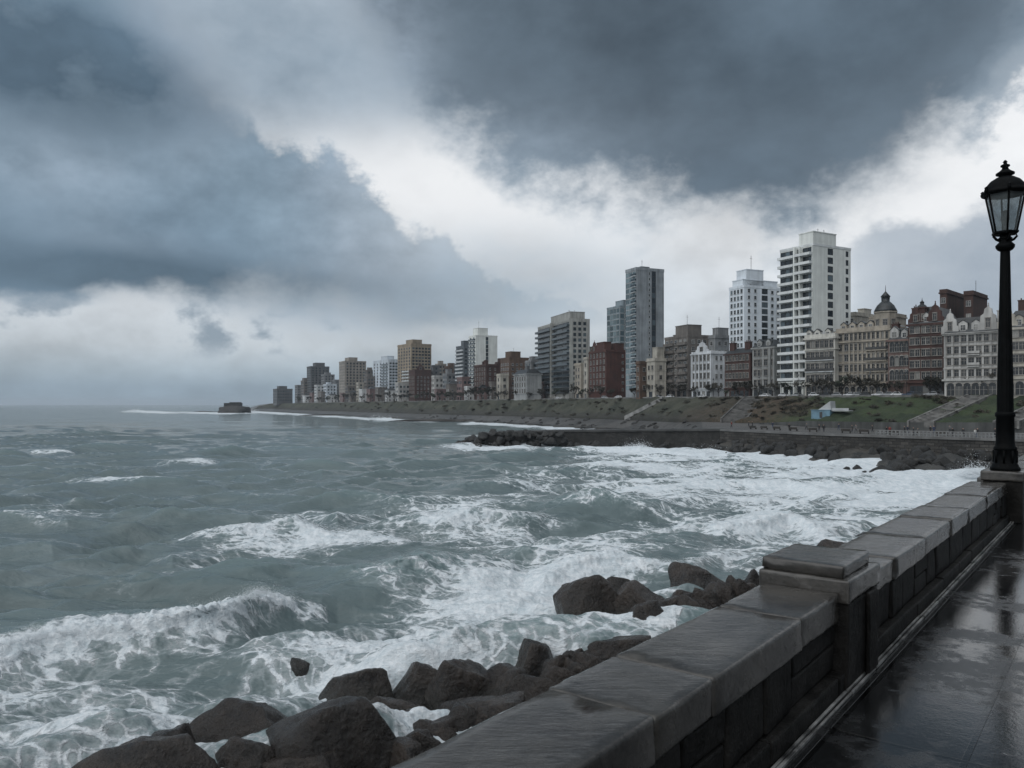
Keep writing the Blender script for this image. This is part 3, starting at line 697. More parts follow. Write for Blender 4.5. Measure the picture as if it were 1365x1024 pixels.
def build_boulders():
    for px, yb, w, yt, dr, sd, rot, lab in BOULDERS:
        D = EYE*F/(yb-HY); wd = w*D/F; dp = wd*dr; Dc = D+dp*.42
        zt = ZAT(yt, Dc); zb = -2.0
        me = rock_mesh('boulder', sd, (wd*1.22, dp*1.15, zt-zb), 5 if w > 75 else 4, 11+sd % 5, .045, TAPER.get(sd, (.5,0))[0], TAPER.get(sd, (0, ((sd*37) % 7-3)*.06))[1])
        o = obj('boulder', me, None, P(px, Dc, (zt+zb)/2)); tag(o, lab, 'boulder', 'boulders heaped below the parapet')
        # a mesh turned about z keeps its outline: vary by mirrored scale instead
        if sd % 2: o.scale = (-1, 1, 1)
        ROCK_WASH.append((o.location.x, o.location.y, wd*.62))
    rng = random.Random(77)
    for k in range(46):
        px = 530+(1005-530)*(k+rng.random())/46; yc = 1024-(px-514)*.482; yt = yc-rng.uniform(6, 34); w = rng.uniform(38, 80)*(1.25-.5*(px-530)/475); yb = yc+rng.uniform(4, 26)
        D = EYE*F/(yb-HY); wd = w*D/F; zt = ZAT(yt, D+wd*.3); me = rock_mesh('boulder', 200+k, (wd*1.05, wd*.85, zt+1.6), 4, 11+k % 4, .05, rng.uniform(.3,.7), rng.uniform(-.15,.15))
        tag(obj('boulder', me, None, P(px, D+wd*.35, (zt-1.6)/2)), 'dark wet rock packed among others along the seaward edge of the coping', 'boulder', 'rocks packed along the coping')
    # slope of rubble that carries the heap, out of sight under the coping's edge
    nt_, na = 420, 120
    ts = np.linspace(-12, 74, nt_); aa = np.linspace(-21, -1.9, na); A, T = np.meshgrid(aa, ts)
    z = np.interp(A, [-21,-17,-10,-1.9], [-1.6,-.5,1.6,4.6])+.35*fbm(T*.5, A*.5, 3, 6)
    r2 = np.random.default_rng(12); bumps = np.full(A.shape, -9.0)
    for k in range(620):
        ct, ca, rr = r2.uniform(-12, 74), r2.uniform(-19.5, -1.5), r2.uniform(.8, 1.9)
        i0, i1 = np.searchsorted(ts, [ct-rr, ct+rr]); q = ((T[i0:i1]-ct)/rr)**2+((A[i0:i1]-ca)/rr)**2
        bumps[i0:i1] = np.maximum(bumps[i0:i1], np.where(q < 1, np.minimum(np.sqrt(np.clip(1-q, 0, 1))*rr*.95, rr*r2.uniform(.5,.8))+.25*(T[i0:i1]-ct)*r2.uniform(-1,1)+.2*(A[i0:i1]-ca)*r2.uniform(-1,1), -9))
    z = z+np.clip(bumps, -.25, 1.2)*.8-.15
    X = NV.x*A+DV.x*T; Y = NV.y*A+DV.y*T
    o = obj('rock_slope', np_mesh('rock_slope', np.stack([X.ravel(), Y.ravel(), z.ravel()], 1), grid_quads(nt_, na), M_ROCK)); tag(o, kind='structure')
ROCK_WASH = []
def build_fore():
    build_promenade()
    parapet('wet grey stone parapet with broad coping running from the bottom edge to the square pillar', -9, 5.02, [-7.6,-6.4,-5.1,-3.9,-2.6,-1.4,-.2,.95,2.62,3.15,4.30], 1)
    pillar()
    parapet('wet stone parapet with regular coping slabs between the square pillar and the lamp pedestal', 5.76, 13.66, [6.45,7.59,8.91,10.0,11.5,12.75], 2)
    parapet('stone parapet continuing past the lamp pedestal', 14.34, 60, [14.34+1.25*k for k in range(1,36)], 3)
    lamp(); build_boulders()
# ------------------------------------------------------------------ the town's shore
STN = [  # column: waterline D | foot (D,z) | front edge (D,z) | back (D,z) | bank foot z | bank top (D,z)
 (2100, 112,(124,2),(125,6.5),(150,6.5),8.2,(175,13.6)),
 (1700, 116,(126,2),(127,5.4),(158,5.4),7.2,(184,13.5)),
 (1500, 119,(131,1.9),(132,4.8),(170,4.8),6.9,(198,13.4)),
 (1365, 123,(138,1.9),(139.5,4.5),(179,4.5),6.6,(207,13.3)),
 (1300, 127,(143.5,1.9),(145,4.5),(184,4.5),6.5,(214,13.2)),
 (1200, 131,(152,1.9),(154,4.5),(198,4.5),6.2,(230,13.2)),
 (1100, 158,(164.5,1.9),(166,4.5),(218,4.5),6.0,(249,13.3)),
 (1040, 167,(176,1.9),(177.5,4.5),(236,4.7),6.0,(270,13.4)),
 (960, 183,(193.5,1.9),(195,4.5),(262,5.0),5.8,(304,13.5)),
 (935, 205,(212,1.6),(218,4.0),(278,4.8),5.6,(314,13.5)),
 (900, 285,(288,.8),(292,1.5),(303,4.0),5.5,(330,13.6)),
 (850, 318,(322,.8),(326,1.4),(337,4.0),5.3,(355,13.7)),
 (750, 365,(372,.8),(378,1.6),(398,4.2),5.0,(420,13.7)),
 (650, 470,(476,.8),(482,1.5),(493,3.8),4.5,(515,13.6)),
 (560, 550,(565,.8),(580,1.6),(608,3.5),4.0,(640,13.3)),
 (480, 680,(695,.8),(715,1.6),(755,3.5),4.0,(800,13.0)),
 (400, 930,(945,.8),(965,1.6),(1000,3.5),4.0,(1040,12.5)),
 (362, 1130,(1140,.8),(1150,2),(1165,4.5),5.5,(1185,11.8)),
 (346, 1225,(1230,.8),(1234,2),(1240,4.0),4.5,(1262,8.0)),
 (334, 1285,(1287,.2),(1288,.3),(1290,.4),.5,(1300,.6)),
]
_px = np.array([s[0] for s in STN][::-1], float)
def stn(px, key):
    f = {'wl': lambda s: s[1], 'fd': lambda s: s[2][0], 'fz': lambda s: s[2][1], 'ed': lambda s: s[3][0], 'ez': lambda s: s[3][1], 'bd': lambda s: s[4][0], 'bz': lambda s: s[4][1],
         'kz': lambda s: s[5], 'td': lambda s: s[6][0], 'tz': lambda s: s[6][1]}[key]
    return np.interp(px, _px, np.array([f(s) for s in STN][::-1], float))
def strip(name, rows, px, mat, sub, amp=.0, sc=4.0, seed=1, kind='structure'):
    """rows: list of (D array, z array); lofted sheet"""
    rs = []
    for (d0, z0), (d1, z1), k in zip(rows[:-1], rows[1:], sub):
        for j in range(k): rs.append((d0+(d1-d0)*j/k, z0+(z1-z0)*j/k))
    rs.append(rows[-1])
    Dm = np.array([r[0] for r in rs]); Z = np.array([r[1] for r in rs]); X = (px-CX)/F*Dm
    if amp:
        w = np.ones(len(rs)); w[0] = w[-1] = 0
        Z = Z+amp*fbm(X/sc, Dm/sc, 4, seed)*w[:, None]
    me = np_mesh(name, np.stack([X.ravel(), Dm.ravel(), Z.ravel()], 1), grid_quads(*X.shape), mat)
    o = obj(name, me); tag(o, kind=kind) if kind else None
    return o
def m_ground(name, a, b_, c, sc=.12, rough=.8, strata=False):
    m, nt, b = new_mat(name); p = position(nt)
    n = noise(nt, p, sc, 7, .65); n2 = noise(nt, p, sc*7, 6, .65, .4)
    col = mix(nt, n.smooth(.36,.64), a, b_); col = mix(nt, n2.smooth(.52,.68), col, c)
    setin(nt, b, 'Base Color', col); setin(nt, b, 'Roughness', n2*.3+rough-.15); bump(nt, b, n2+n*.5, .8, .5); return m
def m_seawall():
    m, nt, b = new_mat('rough_masonry'); p = position(nt); x, y, z = sep(nt, p)
    q = combine(nt, x*.8-y*.6, z, 0.0)
    br = nt.nodes.new('ShaderNodeTexBrick'); nt.links.new(q.s, br.inputs['Vector']); br.inputs['Scale'].default_value = 1; br.inputs['Brick Width'].default_value = 1.5; br.inputs['Row Height'].default_value = .62; br.inputs['Mortar Size'].default_value = .06
    br.inputs['Color1'].default_value = (.030,.028,.025,1); br.inputs['Color2'].default_value = (.075,.070,.063,1); br.inputs['Mortar'].default_value = (.010,.010,.009,1)
    n = noise(nt, p, .35, 6, .65)
    c = scalec(nt, N(nt, br.outputs['Color']), n.ramp([(.3,.45),(.7,1.2)]))
    setin(nt, b, 'Base Color', c); b.inputs['Roughness'].default_value = .75; bump(nt, b, noise(nt, p, 2.5, 5), .7, .3); return m
M_SEAW = m_seawall()
def build_terrain():
    px = np.concatenate([np.arange(334, 700, 3.0), np.arange(700, 1460, 4.0), np.linspace(1460, 2100, 60)])
    g = lambda k: stn(px, k)
    rocky = m_ground('shore_rock', (.016,.015,.013), (.050,.045,.038), (.030,.034,.024), .25, .5)
    sand = m_ground('wet_sand', (.042,.042,.041), (.078,.075,.071), (.030,.030,.029), .06, .5)
    # underwater toe, rocky apron
    w = fbm(px/14, px*0+.5, 4, 4)
    strip('shore_rocks', [(g('wl')-14, px*0-2.5), (g('wl')+1.5*w*np.clip((px-900)/100, 0, 2.2)-.5, px*0-.1), (g('fd'), g('fz')), (g('ed')+.2, g('fz')+.05)], px[px > 930] if False else px, rocky, [3, 12, 2], 1.1, 5.0, 3)
    # beach below the town, esplanade nearer to us
    pb = px[px <= 937]; gb = lambda k: stn(pb, k)
    strip('beach', [(gb('fd')-1, gb('fz')-.05), (gb('ed'), gb('ez')), (gb('bd')+.3, gb('bz'))], pb, sand, [4, 10], .35, 9, 7)
    pe = px[px >= 935]; pw0 = px[px >= 957]; ge = lambda k: stn(pe, k)
    pave = m_ground('esplanade_paving', (.06,.058,.055), (.105,.10,.096), (.045,.043,.042), .12, .5)
    strip('esplanade', [(ge('ed')-.05, ge('ez')), (ge('bd'), ge('bz'))], pe, pave, [8], .0)
    # sea wall of the esplanade: vertical stone face with a coping
    def loft_wall(name, label, cat, pxs, d, z0, z1, th, mat, cope=None):
        n = len(pxs); X = (pxs-CX)/F
        vs = []; fs = []
        for j in range(n):
            for dd, zz in ((d[j], z0[j]), (d[j], z1[j]), (d[j]+th, z1[j]), (d[j]+th, z0[j])): vs.append((X[j]*dd, dd, zz))
        for j in range(n-1):
            for q in range(3): fs.append((j*4+q, j*4+q+1, j*4+4+q+1, j*4+4+q))
        fs += [(0,1,2,3), (n*4-4,n*4-3,n*4-2,n*4-1)]
        mb = MB(); mb.add(vs, fs); o = mb.build(name, mat); tag(o, label, cat)
        if cope:
            vs = []; fs = []
            for j in range(n):
                for dd, zz in ((d[j]-.35, z1[j]+.003), (d[j]-.35, z1[j]+.45), (d[j]+th+.2, z1[j]+.45), (d[j]+th+.2, z1[j]+.003)): vs.append((X[j]*dd, dd, zz))
            for j in range(n-1):
                for q in range(4): fs.append((j*4+q, j*4+(q+1)%4, j*4+4+(q+1)%4, j*4+4+q))
            mb = MB(); mb.add(vs, fs); mb.build('coping', cope, o)
        return o
    pw = pw0
    loft_wall('esplanade_wall', 'long rough stone sea wall under the esplanade across the bay', 'sea wall', pw, stn(pw,'ed')-.7, stn(pw,'fz')-1.2, stn(pw,'ez')-.1, .8, M_SEAW, paint('pale_coping', (.14,.14,.137), .6, .2, .3))
    p2 = px[px >= 985]
    loft_wall('retaining_wall', 'dark low retaining wall between the esplanade and the grass bank', 'retaining wall', p2, stn(p2,'bd')-.02, stn(p2,'bz')-.2, stn(p2,'bz')+(stn(p2,'kz')+.25-stn(p2,'bz'))*np.clip((p2-985)/90,.12,1), .5, paint('retaining_concrete', (.075,.078,.076), .8, .3, .2, streak=True))
    # grass bank
    m, nt, b = new_mat('bank_grass'); p = position(nt); x, y, z = sep(nt, p)
    n = noise(nt, p, .10, 7, .65); n2 = noise(nt, p, .9, 6, .7)
    rust = noise(nt, combine(nt, x, y, 0.0), .03, 3).smooth(.44,.58)
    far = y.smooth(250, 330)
    c = mix(nt, n.smooth(.35,.65), (.012,.024,.008), (.036,.056,.018)); c = mix(nt, n2.smooth(.5,.72)*.7, c, (.050,.044,.026))
    brown = mix(nt, n2.smooth(.35,.65), (.030,.020,.014), (.085,.052,.034))
    # the stretch of dead bracken beside the kiosk, then duller scrub towards the point
    dead = x.smooth(97,91)*y.smooth(228,250)*(y.smooth(320,290))*.8
    c = mix(nt, (dead*(n*1.5+.2)).clamp(), c, brown)
    lowz = z.smooth(8.5, 5.5)*far
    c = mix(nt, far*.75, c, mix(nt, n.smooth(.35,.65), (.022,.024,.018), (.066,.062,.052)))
    c = mix(nt, lowz*n2.smooth(.3,.6), c, (.030,.029,.027))
    setin(nt, b, 'Base Color', c); b.inputs['Roughness'].default_value = .9; bump(nt, b, n2, 1.0, .8)
    strip('grass_bank', [(g('bd')+.2, g('bz')-.3), (g('bd')+.45, g('kz')), (g('td')-1, g('tz')-.35), (g('td'), g('tz')), (g('td')+1.5, g('tz')+.02)], px, m, [1, 16, 1, 1], 1.15, 5, 12)
    road = m_ground('upper_road', (.045,.046,.048), (.065,.066,.068), (.05,.05,.05), .2, .45)
    strip('upper_road', [(g('td')+1.3, g('tz')+.03), (g('td')+11, g('tz')+.06)], px, road, [3])
    strip('town_ground', [(g('td')+10.8, g('tz')+.10), (g('td')+60, g('tz')+.2), (g('td')+900, g('tz')+1.5)], px, pave, [2, 3])
    # low kerb wall along the top of the bank
    loft_wall('road_kerb_wall', 'thin grey kerb wall along the seaward edge of the upper road', 'kerb wall', px[px > 400], stn(px[px > 400],'td')+.9, stn(px[px > 400],'tz')-.2, stn(px[px > 400],'tz')+.55, .3, paint('kerb_concrete', (.16,.16,.155), .8, .25, .3))
    # breakwater
    jp = np.array([965, 930, 900, 860, 820, 780, 740, 700, 670, 640], float); jd = np.array([193, 197, 199, 200.5, 202, 203.5, 205, 207, 208.5, 210])
    jz = np.array([4.4, 4.25, 4.15, 4.05, 3.95, 3.85, 3.7, 3.5, 3.2, 2.6])
    loft_wall('breakwater', 'low straight stone breakwater reaching out into the bay', 'breakwater', jp, jd+1.5, jz*0-2, jz, 7, m_ground('breakwater_stone', (.012,.012,.011), (.040,.038,.035), (.022,.021,.020), .6, .6), paint('breakwater_top', (.045,.045,.044), .6, .25, .3))
    # islet with a flat ruin
    me = rock_mesh('islet', 77, (40, 26, 17), 4, 14, .08); me.materials.clear(); me.materials.append(m_ground('islet_rock', (.010,.010,.0095), (.030,.028,.026), (.016,.016,.015), .3, .6))
    o = obj('rock_islet', me, None, P(313, 1010, 1.5)); tag(o, 'dark rocky islet with a flat top lying off the end of the land', 'islet')
    r = thing('fort', 'low flat grey stone fort on top of the dark rocky islet', 'fort', P(311, 1006, 9.0))
    mb = MB(); mb.box(-11,10,-3,5,-2,3.2); mb.box(-4,9,-2.5,4,3.2,4.2); mb.build('wall', paint('fort_stone', (.03,.03,.029), .9, .25, .3), r)
    mb = MB(); mb.box(-11.3,10.3,-3.3,5.3,3.2,3.6); mb.box(-4.3,9.3,-2.8,4.3,4.2,4.6); mb.build('roof', paint('fort_roof', (.03,.03,.03), .9), r)
    me = rock_mesh('reef', 78, (36, 10, 2.4), 4, 10, .08); me.materials.clear(); me.materials.append(rocky)
    tag(obj('reef', me, None, P(275, 1130, .4)), 'low black reef awash just seaward of the islet', 'reef')
    tag(obj('reef', rock_mesh('reef', 79, (60, 16, 3.0), 4, 10, .08), None, P(440, 770, .3)), 'long low dark reef in front of the beach towards the far headland', 'reef')
    tag(obj('reef', rock_mesh('reef', 80, (80, 14, 2.6), 4, 10, .08), None, P(600, 505, .3)), 'flat dark wet reef along the water below the red brick houses', 'reef')
    tag(obj('reef', rock_mesh('reef', 81, (30, 8, 2.4), 4, 10, .08), None, P(830, 318, .3)), 'low dark reef showing over the top of the breakwater', 'reef')

def build_shore_rocks():
    blk = m_ground('black_armour_rock', (.008,.008,.0075), (.022,.021,.019), (.014,.014,.013), .5, .5)
    rng = random.Random(21); me = [rock_mesh('shore_boulder', 50+k, (1,1,1), 3, 11, .07) for k in range(6)]
    for q in me: q.materials.clear(); q.materials.append(blk)
    def put(px, D, s, z, lab, grp, k=None, fl=.7):
        o = obj('shore_boulder', rng.choice(me), None, P(px, D, z), rng.uniform(0, 6.28)); o.scale = (s*rng.uniform(.8,1.25), s*rng.uniform(.7,1.1), s*fl*rng.uniform(.8,1.15)); tag(o, lab, 'boulder', grp)
        ROCK_WASH.append((o.location.x, o.location.y, s*.55))
    # head of the breakwater
    for k in range(96):
        px = 609+(rng.random()**1.05)*152; t = (px-609)/150
        D = np.interp(px, [609,760], [212,204])+rng.uniform(-3,5); s = rng.uniform(1.7,3.1)
        top = min(3.9, 1.0+(px-608)*.062)
        put(px, D, s, rng.uniform(-.2, max(.3, top-1.0)) if k % 3 else max(.4, top-.6), 'black armour boulder heaped at the seaward head of the breakwater', 'boulders on the breakwater head')
    for k in range(34):
        px = rng.uniform(755, 962); put(px, np.interp(px, [755,962], [203.5,191])+rng.uniform(-2,.8), rng.uniform(1.6,2.8), rng.uniform(-.3,1.1), 'dark boulder lying against the foot of the breakwater wall', 'boulders along the breakwater wall')
    for k in range(95):
        px = rng.uniform(955, 1400); wl, fd = stn(px,'wl'), stn(px,'fd'); t = rng.random()
        put(px, wl+(fd-wl)*t-.5, rng.uniform(1.5,3.8), .35+t*1.8, 'dark rock on the shore under the esplanade wall', 'rocks under the esplanade wall')
    for k in range(90):
        px = rng.uniform(560, 965); f = rng.random()**1.6; wl, bd = float(stn(px,'wl')), float(stn(px,'bd')); D = wl+(bd-wl)*f; z = float(np.interp(D, [wl, float(stn(px,'fd')), float(stn(px,'ed')), bd], [0, float(stn(px,'fz')), float(stn(px,'ez')), float(stn(px,'bz'))]))
        put(px, D, rng.uniform(1.2,3.6), z+.1, 'dark rock strewn over the far beach below the town', 'rocks strewn over the far beach', fl=.45)
    for px, py, w, lab in [(1130,615,12,'small flat black rock awash by itself off the esplanade wall'),(1143,621,14,'black rock awash beside the small flat one'),(1174,626,30,'largest black rock standing in the foam off the esplanade'),(1128,622,8,'tiny black stone awash off the esplanade'),(1152,627,7,'tiny black stone awash near the largest rock'),(1212,631,22,'black rock at the foam edge where the shore rocks begin')]:
        D = SEA(py+3); s = w*D/F
        put(px, D, s, .15, lab, 'rocks awash off the esplanade', fl=.5)
# ------------------------------------------------------------------ the town
def tangent(px):
    a = np.array([2100,1500,1300,1180,1100,1000,900,800,700,600,500,400,360]); b = np.array([52,50,49,44,40,27,22,22,23,25,26,28,30])
    return R(float(np.interp(-px, -a, b)))
GLASS = []
def m_glass(name, dark, light, amt):
    m, nt, b = new_mat(name)
    g = nt.nodes.new('ShaderNodeNewGeometry'); oi = nt.nodes.new('ShaderNodeObjectInfo')
    r = (N(nt, g.outputs['Random Per Island'])*.37+N(nt, oi.outputs['Random']))._op('FRACT')
    c = mix(nt, r.smooth(1-amt, 1.0), dark, light)
    setin(nt, b, 'Base Color', c); b.inputs['Roughness'].default_value = .12; b.inputs['Specular IOR Level'].default_value = .6
    return m
MG = m_glass('window_glass', (.008,.010,.012), (.20,.195,.18), .22)
MGT = m_glass('tower_glass', (.012,.02,.027), (.10,.135,.155), .35)
MG_BLUE = m_glass('curtain_wall_glass', (.05,.085,.10), (.17,.235,.26), .8)
MF_W = paint('white_frame', (.42,.42,.41), .5); MF_D = paint('dark_frame', (.04,.04,.04), .5)
MF_S = paint('stone_surround', (.27,.255,.235), .8, .2, .5)
M_SLATE = paint('slate_roof', (.018,.022,.025), .45, .3, .6, .4, 2.5, .1)
M_ROOFD = paint('flat_roof', (.12,.12,.12), .8, .25, .3)
WIN = {}
def window_mesh(kind, w, h):
    key = (kind, round(w, 2), round(h, 2))
    if key in WIN: return WIN[key]
    mb = MB(); fr = .09 if kind != 'strip' else .12
    gm = {'plain': MG, 'stone': MG, 'arch': MG, 'tower': MGT, 'strip': MGT, 'curtain': MG_BLUE, 'shop': MG}[kind]
    fm = {'plain': MF_W, 'stone': MF_S, 'arch': MF_S, 'tower': MF_W, 'strip': MF_D, 'curtain': MF_W, 'shop': MF_D}[kind]
    x = w/2
    mb.add([(-x,-.02,0),(x,-.02,0),(x,-.02,h),(-x,-.02,h)], [(0,1,2,3)], 1)
    if kind == 'arch':
        n = 8; arc = [(x*math.cos(math.pi*k/n), h+x*math.sin(math.pi*k/n)) for k in range(n+1)]
        mb.add([(a,-.021,z) for a, z in arc], [tuple(range(n+1))], 1)
        e = 1+.30/x; pts = [(a*e, h+(z-h)*e) for a, z in arc]
        for k in range(n):
            (a0,z0),(a1,z1),(b0,c0),(b1,c1) = arc[k], arc[k+1], pts[k], pts[k+1]
            mb.add([(a0,-.16,z0),(a1,-.16,z1),(b1,-.16,c1),(b0,-.16,c0),(b0,0,c0),(b1,0,c1),(a0,-.02,z0),(a1,-.02,z1)], [(0,1,2,3),(3,2,5,4),(0,6,7,1)], 0)
    d = {'stone': .16, 'arch': .16, 'strip': .10}.get(kind, .09); t = .13 if kind in ('stone','arch') else fr
    mb.box(-x-t, -x, -d, 0, 0, h, 0); mb.box(x, x+t, -d, 0, 0, h, 0)
    if kind != 'arch': mb.box(-x-t, x+t, -d-.01, 0, h, h+t*1.3, 0)
    if kind in ('stone','plain','arch','tower'): mb.box(-x-t-.06, x+t+.06, -d-.14, 0, -.16, -.001, 0)
    if kind == 'stone': mb.box(-x-t-.04, x+t+.04, -d-.16, 0, h+t*1.3+.001, h+t*1.3+.16, 0)
    if kind in ('plain','stone','arch'):
        mb.box(-.04, .04, -.05, -.021, 0, h, 0); mb.box(-x, -.041, -.05, -.021, h*.62, h*.62+.07, 0); mb.box(.041, x, -.05, -.021, h*.62, h*.62+.07, 0)
    elif kind in ('strip','curtain','tower'):
        k = max(1, int(w/1.3))
        for i in range(1, k): mb.box(-x+w*i/k-.04, -x+w*i/k+.04, -.06, -.021, 0, h, 0)
        if kind == 'tower' and h > 1.2: mb.box(-x, x, -.055, -.0215, h*.5, h*.5+.05, 0)
    me = mb.mesh('window', [fm, gm]); WIN[key] = me
    return me
class B:
    """one building standing on the upper road; local x runs inland along its end wall, local y away from us along its sea front"""
    def __init__(s, label, cat, xl, xc, xr, D, yt, mat, ang=None, name='apartment_building', base=None, group=None, depth=None):
        t = tangent(xc) if ang is None else R(ang)
        s.a, s.b = math.sin(t), math.cos(t)
        C = P(xc, D); k = (xl-CX)/F; den = s.a+k*s.b
        s.Lf = (C.x-k*C.y)/den if den > .02 else 20
        k2 = (xr-CX)/F; den = s.b-k2*s.a
        s.Ls = (k2*C.y-C.x)/den if den > .02 else 12
        s.Lf = min(max(s.Lf, 2), 80); s.Ls = min(max(s.Ls, 1), 60)
        if depth: s.Ls = depth
        zg = float(stn(xc, 'tz'))-.5 if base is None else base
        s.zg = zg; s.H = ZAT(yt, D)-zg; s.mat = mat; s.D = D; s.label = label
        s.r = thing(name, label, cat, (C.x, C.y, zg), math.atan2(s.a, s.b), group)
        s.nw = 0; s.over = MB(); s.wallmb = MB(); s.over_mats = None; s.counts = {}
        s.wallmb.box(0, s.Ls, 0, s.Lf, -2, s.H)
    def L(s, face): return s.Lf if face == 'F' else s.Ls
    def put(s, me, face, u, z, out=0.0, name='window', off=(0, 0)):
        s.counts[name] = s.counts.get(name, 0)+1
        loc = (-out+off[0], u+off[1], z) if face == 'F' else (u+off[0], -out+off[1], z); rot = -math.pi/2 if face == 'F' else 0.0
        if s.counts[name] > 100:
            M_ = Matrix.Translation(loc) @ Matrix.Rotation(rot, 4, 'Z'); b0 = len(s.over.v); n0 = len(s.over.f)
            s.over.v += [tuple(M_ @ v.co) for v in me.vertices]
            for p in me.polygons: s.over.f.append([b0+i for i in p.vertices]); s.over.m.append(p.material_index); s.over.sm.append(False)
            s.over_mats = list(me.materials)
        else: obj(name, me, s.r, loc, rot)
    def grid(s, face, n, w, h, kind, z0, fh, nf, m=.0, u0=None, u1=None, top_skip=0, out=0.0, off=(0,0)):
        L = s.L(face); u0 = m if u0 is None else u0*L; u1 = L-m if u1 is None else u1*L
        me = window_mesh(kind, w, h)
        for f in range(nf-1, -1, -1):
            for i in range(n): s.put(me, face, u0+(u1-u0)*(i+.5)/n, z0+f*fh, out, 'window', off)
    def balconies(s, face, z0, fh, nf, u0, u1, d, slab, rail, h=.95, gap=.0, rail_d=.1):
        L = s.L(face); a, b = u0*L, u1*L; key = ('balc', round(b-a, 2), d, id(slab), id(rail))
        if key not in WIN:
            x = (b-a)/2; mb = MB(); mb.box(-x, x, -d, 0, -.14, .14, 0)
            mb.box(-x, x, -d, -d+rail_d, .14+gap, .14+h, 1); mb.box(-x, -x+rail_d, -d+rail_d, 0, .14+gap, .14+h, 1); mb.box(x-rail_d, x, -d+rail_d, 0, .14+gap, .14+h, 1)
            WIN[key] = mb.mesh('balcony', [slab, rail])
        for f in range(nf-1, -1, -1): s.put(WIN[key], face, (a+b)/2, z0+f*fh, 0, 'balcony')
    def band(s, z, h=.35, d=.25): s.wallmb.box(-d, s.Ls+d*.9, -d, s.Lf+d*.9, z, z+h)
    def pier(s, face, u, w, d, z0, z1):
        L = s.L(face); a, b = u*L-w/2, u*L+w/2
        s.wallmb.box(-d, -.001, a, b, z0, z1) if face == 'F' else s.wallmb.box(a, b, -d, -.001, z0, z1)
    def flat_roof(s, h=.9, m=None, t=.3):
        mb = MB(); H = s.H; e = .12
        mb.box(-e, s.Ls+e, -e, t, H+.003, H+h); mb.box(-e, s.Ls+e, s.Lf-t, s.Lf+e, H+.003, H+h); mb.box(-e, t, t, s.Lf-t, H+.003, H+h); mb.box(s.Ls-t, s.Ls+e, t, s.Lf-t, H+.003, H+h)
        mb.build('roof_parapet', m or s.mat, s.r)
    def box(s, x0, x1, y0, y1, h, mat=None, z=None, name='penthouse', lip=True):
        """roof box by fractions of the plan"""
        z = s.H if z is None else z; mb = MB(); X0, X1, Y0, Y1 = x0*s.Ls, x1*s.Ls, y0*s.Lf, y1*s.Lf
        mb.box(X0, X1, Y0, Y1, z, z+h)
        if lip: mb.box(X0-.15, X1+.15, Y0-.15, Y1+.15, z+h+.002, z+h+.3)
        return mb.build(name, mat or s.mat, s.r)
    def mast(s, x, y, z, h, r=.07):
        mb = MB(); mb.tube([(x*s.Ls, y*s.Lf, z), (x*s.Ls, y*s.Lf, z+h)], r, 5); mb.tube([(x*s.Ls-.6, y*s.Lf, z+h*.8), (x*s.Ls+.6, y*s.Lf, z+h*.8)], r*.6, 4); mb.build('antenna', MF_D, s.r)
    def mansard(s, h, mat=None, inset=2.2, e=.2):
        mb = MB(); mb.frust(-e, s.Ls+e, -e, s.Lf+e, s.H+.004, s.H+h, inset, inset); mb.build('roof', mat or M_SLATE, s.r)
    def dormer(s, u, w, h, z, mat, face='F', back=1.6, peak=.8, out=-.35, scroll=False):
        mb = MB(); x = w/2
        mb.prism([(-x,0),(x,0),(x,h),(0,h+peak),(-x,h)], 0, back, 0)
        mb.prism([(-x-.15,h-.05),(-x-.15,h+.12),(0,h+peak+.22),(x+.15,h+.12),(x+.15,h-.05),(0,h+peak)], -.12, back-.01, 1)
        o = mb.build('dormer', [mat, M_SLATE if not scroll else mat], s.r, (-out, u, z) if face == 'F' else (u, -out, z), -math.pi/2 if face == 'F' else 0)
        obj('window', window_mesh('plain', w*.5, h*.62), o, (0, -.02, h*.16))
    def gable(s, u, w, h, z, mat, face='F', th=.8, steps=True):
        x = w/2
        pts = [(-x,0),(x,0),(x,h*.30),(x*.78,h*.36),(x*.72,h*.62),(x*.42,h*.70),(x*.34,h*.88),(x*.12,h*.94),(0,h),(-x*.12,h*.94),(-x*.34,h*.88),(-x*.42,h*.70),(-x*.72,h*.62),(-x*.78,h*.36),(-x,h*.30)] if steps else [(-x,0),(x,0),(x,h*.35),(0,h),(-x,h*.35)]
        mb = MB(); mb.prism(pts, 0, th); mb.lathe([(.18,h-.1),(.24,h+.15),(.10,h+.4),(.2,h+.6),(.02,h+.95)], 8, (0, th/2))
        o = mb.build('gable', mat, s.r, (.12, u, z) if face == 'F' else (u, .12, z), -math.pi/2 if face == 'F' else 0)
        obj('window', window_mesh('stone', w*.22, h*.34), o, (0, -.004, h*.16))
    def chimney(s, x, y, z, w, d, h, mat, pots=3):
        mb = MB(); mb.box(x-w/2, x+w/2, y-d/2, y+d/2, z, z+h); mb.box(x-w/2-.12, x+w/2+.12, y-d/2-.12, y+d/2+.12, z+h+.002, z+h+.3)
        for k in range(pots): mb.lathe([(.18,z+h+.302),(.15,z+h+.9)], 6, (x, y-d/2+d*(k+.5)/pots))
        mb.build('chimney', mat, s.r)
    def turret(s, x, y, z0, z1, r, mat, dome=3.5, n=8, dmat=None):
        mb = MB(); mb.lathe([(r,z0),(r,z1),(r+.3,z1+.01),(r+.3,z1+.4)], n, (x,y), smooth=False); o = mb.build('turret', mat, s.r)
        mb = MB(); mb.lathe([(r+.15,z1+.41),(r*.96,z1+dome*.25),(r*.75,z1+dome*.55),(r*.42,z1+dome*.8),(r*.36,z1+dome*.82),(r*.38,z1+dome*1.15),(r*.45,z1+dome*1.17),(r*.2,z1+dome*1.4),(.12,z1+dome*1.55),(.04,z1+dome*2.0)], 12, (x,y)); mb.build('dome', dmat or M_SLATE, o)
